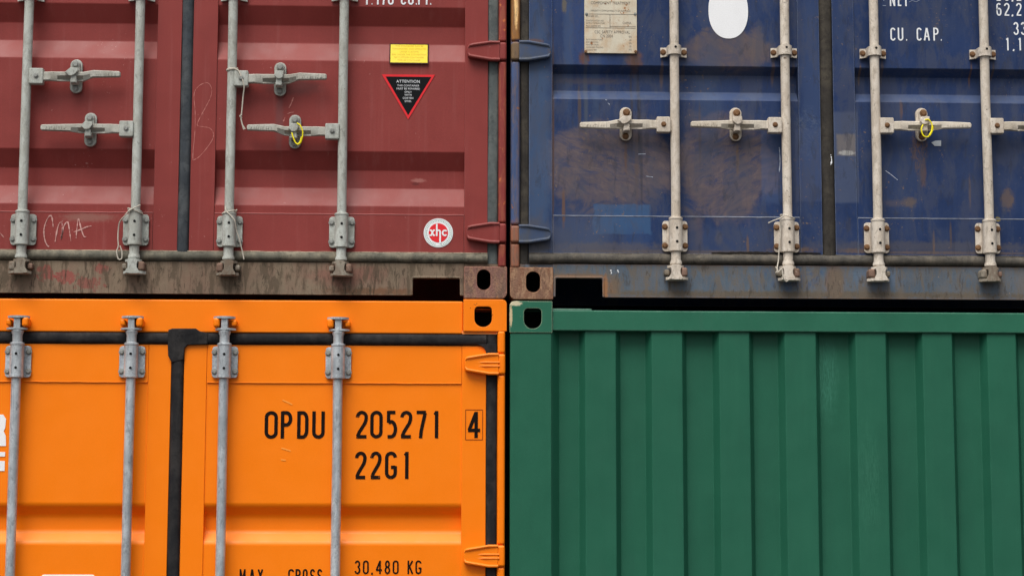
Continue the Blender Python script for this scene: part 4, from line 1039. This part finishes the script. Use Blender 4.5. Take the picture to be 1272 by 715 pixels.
# torn paper scrap under the blue seal
m = MB(); m.prism([P2(*q, yp) for q in ((1157, 177), (1162, 174.8), (1169, 174.6), (1169, 181.5), (1161, 181.4))], yp-.0008, yp+.0005); m.build('sticker_scrap', flat('grey_paper', srgb(186, 192, 198)), broot)

# yellow warning label: stuck on the sloping flank of the corrugation
ytop, ybot = .0495, .0085
(ba, bt), (bb, bz_) = P2(484, 54.3, ytop), P2(532.4, 79.6, ybot)
def lean(o):
    for v in o.data.vertices:
        zz = v.co.z+zR; v.co.y += ybot+(ytop-ybot)*(zz-bz_)/(bt-bz_)
m = MB(); m.box(ba, bb, -.001, 0, bz_, bt, 0); lab = m.build('warning_label', flat('dark_brown_border', srgb(60, 30, 26)), rroot, smooth=False); lean(lab)
lab['label'] = 'yellow rectangular label with a dark border'
m = MB(); m.box(ba+.0045, bb-.0045, -.0016, -.0012, bz_+.0045, bt-.0045); lean(m.build('label_face', m_yellow, lab, smooth=False))
pm = MB()
for i, t in enumerate(('THIS CONTAINER CAN BE', 'TRANSPORTED AND OPERATED', 'UNDER CUSTOMS', 'SEAL UNDER THE CONVENTION', 'ON CUSTOMS CONTAINERS', 'TYPE OF CONTAINER')):
    tiny(t, (ba+bb)/2, bt-.0115-i*(bt-bz_-.018)/5.6, .0098, -.0019, '', None, None, .88, 'CENTER', pm)
lean(link(pm.bm, 'label_text', m_yprint, lab, smooth=False))

# black triangle with red border
tri = [P2(*q, yp) for q in ((474.3, 92.6), (540.4, 93.2), (507, 148.5))]
m = MB(); m.prism(tri, yp-.0008, yp+.0004); lab = m.build('triangle_label', m_redlab, rroot, smooth=False)
lab['label'] = 'black triangular attention label with a red border'
tri2 = [P2(*q, yp) for q in ((479, 95.3), (535.9, 95.9), (507, 143.2))]
m = MB(); m.prism(tri2, yp-.0013, yp-.0009); m.build('label_face', m_blacklab, lab, smooth=False)
pm = MB(); cx_ = P2(507, 110, yp)[0]
for t, py, sz, sx in (('ATTENTION', 101.6, .0155, 1.0), ('THIS CONTAINER', 106.7, .0100, 1.), ('MUST BE REPAIRED', 110.6, .0100, 1.0), ('ONLY', 114.6, .0100, 1.), ('WITH', 118.3, .0100, 1.), ('CORTEN', 122.2, .0100, 1.), ('STEEL', 126, .0100, 1.)):
    tiny(t, cx_, Z(py, 507, yp), sz, yp-.0016, '', None, None, sx, 'CENTER', pm)
link(pm.bm, 'label_text', m_whitelet, lab, smooth=False)

# round logo sticker
cx_, cz_ = P2(544.5, 289.2, YD); Rk = .0552
m = slab([ell(cx_, cz_, Rk, Rk, 48)], YD-.0012, YD+.002); lab = m.build('round_sticker', m_white, rroot)
lab['label'] = 'round white sticker with a red disc and white letters'
ys = YD-.0016
m = slab([ell(cx_, cz_, .0365, .0365, 40)], ys-.0002, ys+.0001); m.build('sticker_disc', m_redlab, lab)
m = slab([ell(cx_, cz_, .0515, .0515, 48), ell(cx_, cz_, .0502, .0502, 48)], ys-.0002, ys+.0001); m.build('sticker_ring', m_greenprint, lab, smooth=False)
pm = MB()
for k in range(44):
    t = rad(360*k/44); 
    if 255 < math.degrees(t) < 285: continue
    a = Vector((cx_, cz_)); d = Vector((math.cos(t), math.sin(t))); pr = random.uniform(.004, .0062)
    ribbon(pm, [a+d*(.0448-pr/2), a+d*(.0448+pr/2)], random.uniform(.0014, .003), ys-.0002)
for f in pm.bm.faces:
    f.normal_update()
    if f.normal.y > 0: f.normal_flip()
link(pm.bm, 'sticker_rim_print', m_greenprint, lab, smooth=False)
pm = MB(); wl = .0062; yl = ys-.0008
q = lambda *a: [(cx_+u, cz_+v) for u, v in a]
ribbon(pm, q((-.033, .0095), (-.027, .0095), (-.018, -.0095), (-.0125, -.0095)), wl*.9, yl)
ribbon(pm, q((-.0125, .0095), (-.018, .0095), (-.027, -.0095), (-.034, -.0095)), wl*.9, yl-.0002)
ribbon(pm, q((-.006, .034), (-.006, -.0125)), wl, yl-.0004)
ribbon(pm, [(cx_+u, cz_+v) for u, v in [(-.006, .004)]+arc(.0005, .003, .0062, .0068, 150, 0)+[(.0068, -.040)]], wl, yl-.0006)
ribbon(pm, [(cx_+u, cz_+v) for u, v in arc(.0245, 0, .0085, .0095, 40, 320, 14)], wl, yl-.0004)
for f in pm.bm.faces:
    f.normal_update()
    if f.normal.y > 0: f.normal_flip()
link(pm.bm, 'sticker_letters', m_white, lab, smooth=False)

# chalk and scratches
def scribble(strokes, w, y, name, mat, root):
    m = MB()
    for st in strokes:
        P = [Vector(P2(a, b, y)) for a, b in st]; out = []
        for i in range(len(P)-1):                        # Catmull-Rom
            p0, p1, p2, p3 = P[max(i-1, 0)], P[i], P[i+1], P[min(i+2, len(P)-1)]
            for k in range(6):
                t = k/6; out.append(.5*((2*p1)+(p2-p0)*t+(2*p0-5*p1+4*p2-p3)*t*t+(3*p1-p0-3*p2+p3)*t**3))
        out.append(P[-1]); ribbon(m, out, w, y-.0002*len(m.bm.faces)*.02, 1.5)
    for f in m.bm.faces:
        f.normal_update()
        if f.normal.y > 0: f.normal_flip()
    return link(m.bm, name, mat, root, smooth=False)
scribble([[(66, 282), (65.5, 276), (64, 268.5), (60.5, 269), (56.5, 277), (54.5, 286), (55.5, 297), (58.5, 304.5), (61, 306)],
          [(68.5, 300), (70.5, 288), (73, 278.5), (76.5, 276), (77.5, 285), (75.8, 297.5), (79, 282), (84, 275.5), (86.5, 288), (88, 299)],
          [(94.5, 296), (95.5, 284), (97.5, 272), (100.5, 283), (104, 293), (107, 294)], [(91.5, 288), (99, 285.5), (107, 282), (113.5, 280.5)]], .0036, YD-.0006, 'chalk_writing', m_chalk, rroot)
scribble([[(0, 289), (5, 295)]], .0035, YD-.0006, 'chalk_writing', m_chalk, rroot)
scribble([[(239.5, 199), (240, 186), (242, 165), (242.4, 140), (241, 118), (245, 109), (252, 104), (259, 103.6), (263, 111), (261.5, 121), (255, 134), (248, 147), (245, 155.5), (252, 157.5), (260, 159), (265, 165), (264, 173), (256, 185), (247, 195), (240, 199)]], .0016, YD-.0006, 'scratch_mark', m_scratch, rroot)
scribble([[(364.5, 121), (362, 128), (359, 134)], [(357, 141.5), (361, 140), (365, 139.5)], [(354, 146), (352, 151)]], .0028, yp, 'scratch_mark', m_scratch, rroot)
scribble([[(755, 128), (757.5, 130)], [(752, 124), (754, 124.5)], [(802, 218.7), (811, 220)], [(793, 191.5), (802, 191.2)], [(968, 183), (969, 200), (968, 214)], [(1100, 212), (1107, 217), (1115, 223.5)]], .0022, yp, 'scratch_mark', flat('pale_blue_scratch', srgb(176, 184, 200)), broot)
scribble([[(758.5, 335), (759.5, 339), (758, 341)], [(767, 335), (768.5, 338.5)]], .004, .004, 'paint_drip', m_whitelet, broot)
scribble([[(1032, 192), (1033, 199), (1032, 205)]], .004, -.0005, 'paint_drip', m_whitelet, broot)

# ------------------------------------------------------------------ things tied on
def pth(pts, y): return [Vector((*P2(a, b, yy)[:1], yy, P2(a, b, yy)[1])) for a, b, yy in [(p[0], p[1], (p[2] if len(p) > 2 else y)) for p in pts]]
def smooth_path(P, n=6):
    out = []
    for i in range(len(P)-1):
        p0, p1, p2, p3 = P[max(i-1, 0)], P[i], P[i+1], P[min(i+2, len(P)-1)]
        for k in range(n):
            t = k/n; out.append(.5*((2*p1)+(p2-p0)*t+(2*p0-5*p1+4*p2-p3)*t*t+(3*p1-p0-3*p2+p3)*t**3))
    out.append(P[-1]); return out
def coil(cx, z, turns, r, dz, tilt=.0):
    return [Vector((cx+r*math.cos(2*math.pi*k/16), YR+r*math.sin(2*math.pi*k/16), z+dz*k/16+tilt*math.cos(2*math.pi*k/16))) for k in range(int(16*turns)+1)]
def string(paths, rr_, label, mat=m_string, group='white strings tied to the lock rods'):
    m = MB()
    for p in paths: m.tube(p, rr_, 7)
    c = paths[0][0]
    o = m.build('tie_string', mat, None, loc=c); tag(o, label, 'string', group); return o
x3 = red_rods[2][1]; z3 = Z(85, 287, YR)
string([coil(x3, z3-.002, 2.2, RROD+.0022, -.003, .003),
        smooth_path(pth([(292, 86, -.042), (297, 89, -.048), (303, 106, -.046), (302, 120, -.035), (300, 142, -.03), (299.3, 146, -.03), (301, 155, -.03), (303, 161, -.03)], 0)),
        smooth_path(pth([(300.3, 143, -.033), (298, 144.5, -.033), (300.5, 146.5, -.030)], 0)), smooth_path(pth([(301, 155, -.031), (304.5, 160.5, -.031)], 0))], .0026,
       'white string knotted round the red door rod with a frayed tail hanging below the handle')
x2 = red_rods[1][1]; z2 = Z(260, 168, YR)
string([coil(x2, z2-.004, 1.6, RROD+.0095, -.004, -.010),
        smooth_path(pth([(162, 259, -.05), (155, 268, -.045), (149, 275, -.03), (147, 285, -.02), (146.5, 297, -.02), (147, 305, -.02), (145, 313, -.02), (147, 321.5, -.02), (151, 321, -.02), (151.5, 313, -.02), (149, 305, -.02)], 0)),
        smooth_path(pth([(160, 262, -.052), (167, 258, -.054), (174.5, 254.5, -.05)], 0))], .0024,
       'white string looped beside the lower guide bracket next to the chalked letters')
x3b = red_rods[2][1]
string([coil(x3b, Z(263, 285, YR), 1.4, RROD+.0095, -.004, .008),
        smooth_path(pth([(280, 256, -.045), (281, 262, -.05), (287, 268, -.052), (291.5, 274, -.05), (293, 281, -.042), (294, 287, -.035), (297, 296, -.03), (301, 312, -.02), (303, 322, -.02)], 0))], .0022,
       'thin dirty string around the lower rod bracket just right of the red centre seal')
x2b = blue_rods[1][1]
string([coil(x2b, Z(269, 978, YR), 1.6, RROD+.0095, -.003, -.008),
        smooth_path(pth([(954.5, 277, -.03), (961, 274, -.045), (969, 271, -.05), (974, 267.5, -.052)], 0)),
        smooth_path(pth([(969, 272, -.05), (970, 285, -.04), (968, 305, -.035), (967, 322, -.035), (965.5, 332, -.045), (966, 338, -.048), (971, 334, -.05), (972.5, 342, -.05), (976, 349, -.048), (979, 348, -.045)], 0)),
        smooth_path(pth([(963.5, 331, -.045), (966, 336, -.048), (963.5, 338.5, -.045)], 0))], .0024,
       'white string on the blue container rod just left of its centre seal')
def seal(paths, label):
    m = MB()
    for p, r in paths: m.tube(p, r, 8)
    o = m.build('security_seal', m_seal, None, loc=paths[0][0][0]); tag(o, label, 'seal', 'yellow plastic seals on the door handles'); return o
seal([(smooth_path(pth([(369, 153, -.058), (373, 156, -.062), (376, 164, -.062), (375, 173, -.062), (371, 179, -.062), (367, 177, -.060), (364, 170, -.058), (362.5, 165, -.055)], 0)), .0026),
      (smooth_path(pth([(375, 170, -.063), (373, 177, -.063), (369.5, 179.5, -.063)], 0)), .0042)], 'yellow plastic seal looped through the handle catch on the dark red door')
seal([(smooth_path(pth([(1149, 149, -.058), (1154, 149, -.062), (1158, 156, -.062), (1157, 165, -.062), (1152.5, 170, -.062), (1147, 168.5, -.062), (1144.5, 161, -.062), (1146.5, 155, -.058)], 0)), .0027),
      (smooth_path(pth([(1158.5, 157, -.063), (1157.5, 163, -.063), (1154.5, 168.5, -.063)], 0)), .0042)], 'yellow ring seal hanging from the handle catch on the dark blue door')

# ------------------------------------------------------------------ ground
m = MB(); m.box(-2000, 2000, -2000, 2000, -.3, min(zO, zG)-.002); g = m.build('ground', m_concrete, None); tag(g, kind='structure')

for o in bpy.data.objects:
    if '_o' in o: del o['_o']

# ------------------------------------------------------------------ light: bright overcast
w = bpy.data.worlds.new('World'); S.world = w; w.use_nodes = True
nt = w.node_tree; bg = nt.nodes['Background']
sky = nt.nodes.new('ShaderNodeTexSky'); sky.sky_type = 'NISHITA'; sky.sun_disc = False
EL, AZ = 60, 205            # sun high, in front of the stack and a little to the left (azimuth clockwise from +y)
sky.sun_elevation = rad(EL); sky.sun_rotation = rad(AZ); sky.air_density = 1.0; sky.dust_density = 5.0; sky.ozone_density = 1.0
hs = nt.nodes.new('ShaderNodeHueSaturation'); hs.inputs['Saturation'].default_value = .35
nt.links.new(sky.outputs[0], hs.inputs['Color']); nt.links.new(hs.outputs[0], bg.inputs['Color']); bg.inputs['Strength'].default_value = .075
sd = bpy.data.lights.new('sun', 'SUN'); sd.energy = 1.5; sd.angle = rad(40); sd.color = (1, .97, .93)
so = bpy.data.objects.new('sun', sd); COL.objects.link(so)
dirv = Vector((math.sin(rad(AZ))*math.cos(rad(EL)), math.cos(rad(AZ))*math.cos(rad(EL)), math.sin(rad(EL))))
so.rotation_euler = (-dirv).to_track_quat('-Z', 'Y').to_euler(); so.location = (0, -10, 12)
vs = S.view_settings; vs.view_transform = 'Standard'; vs.look = 'None'; vs.exposure = 0.76; vs.gamma = 1.0
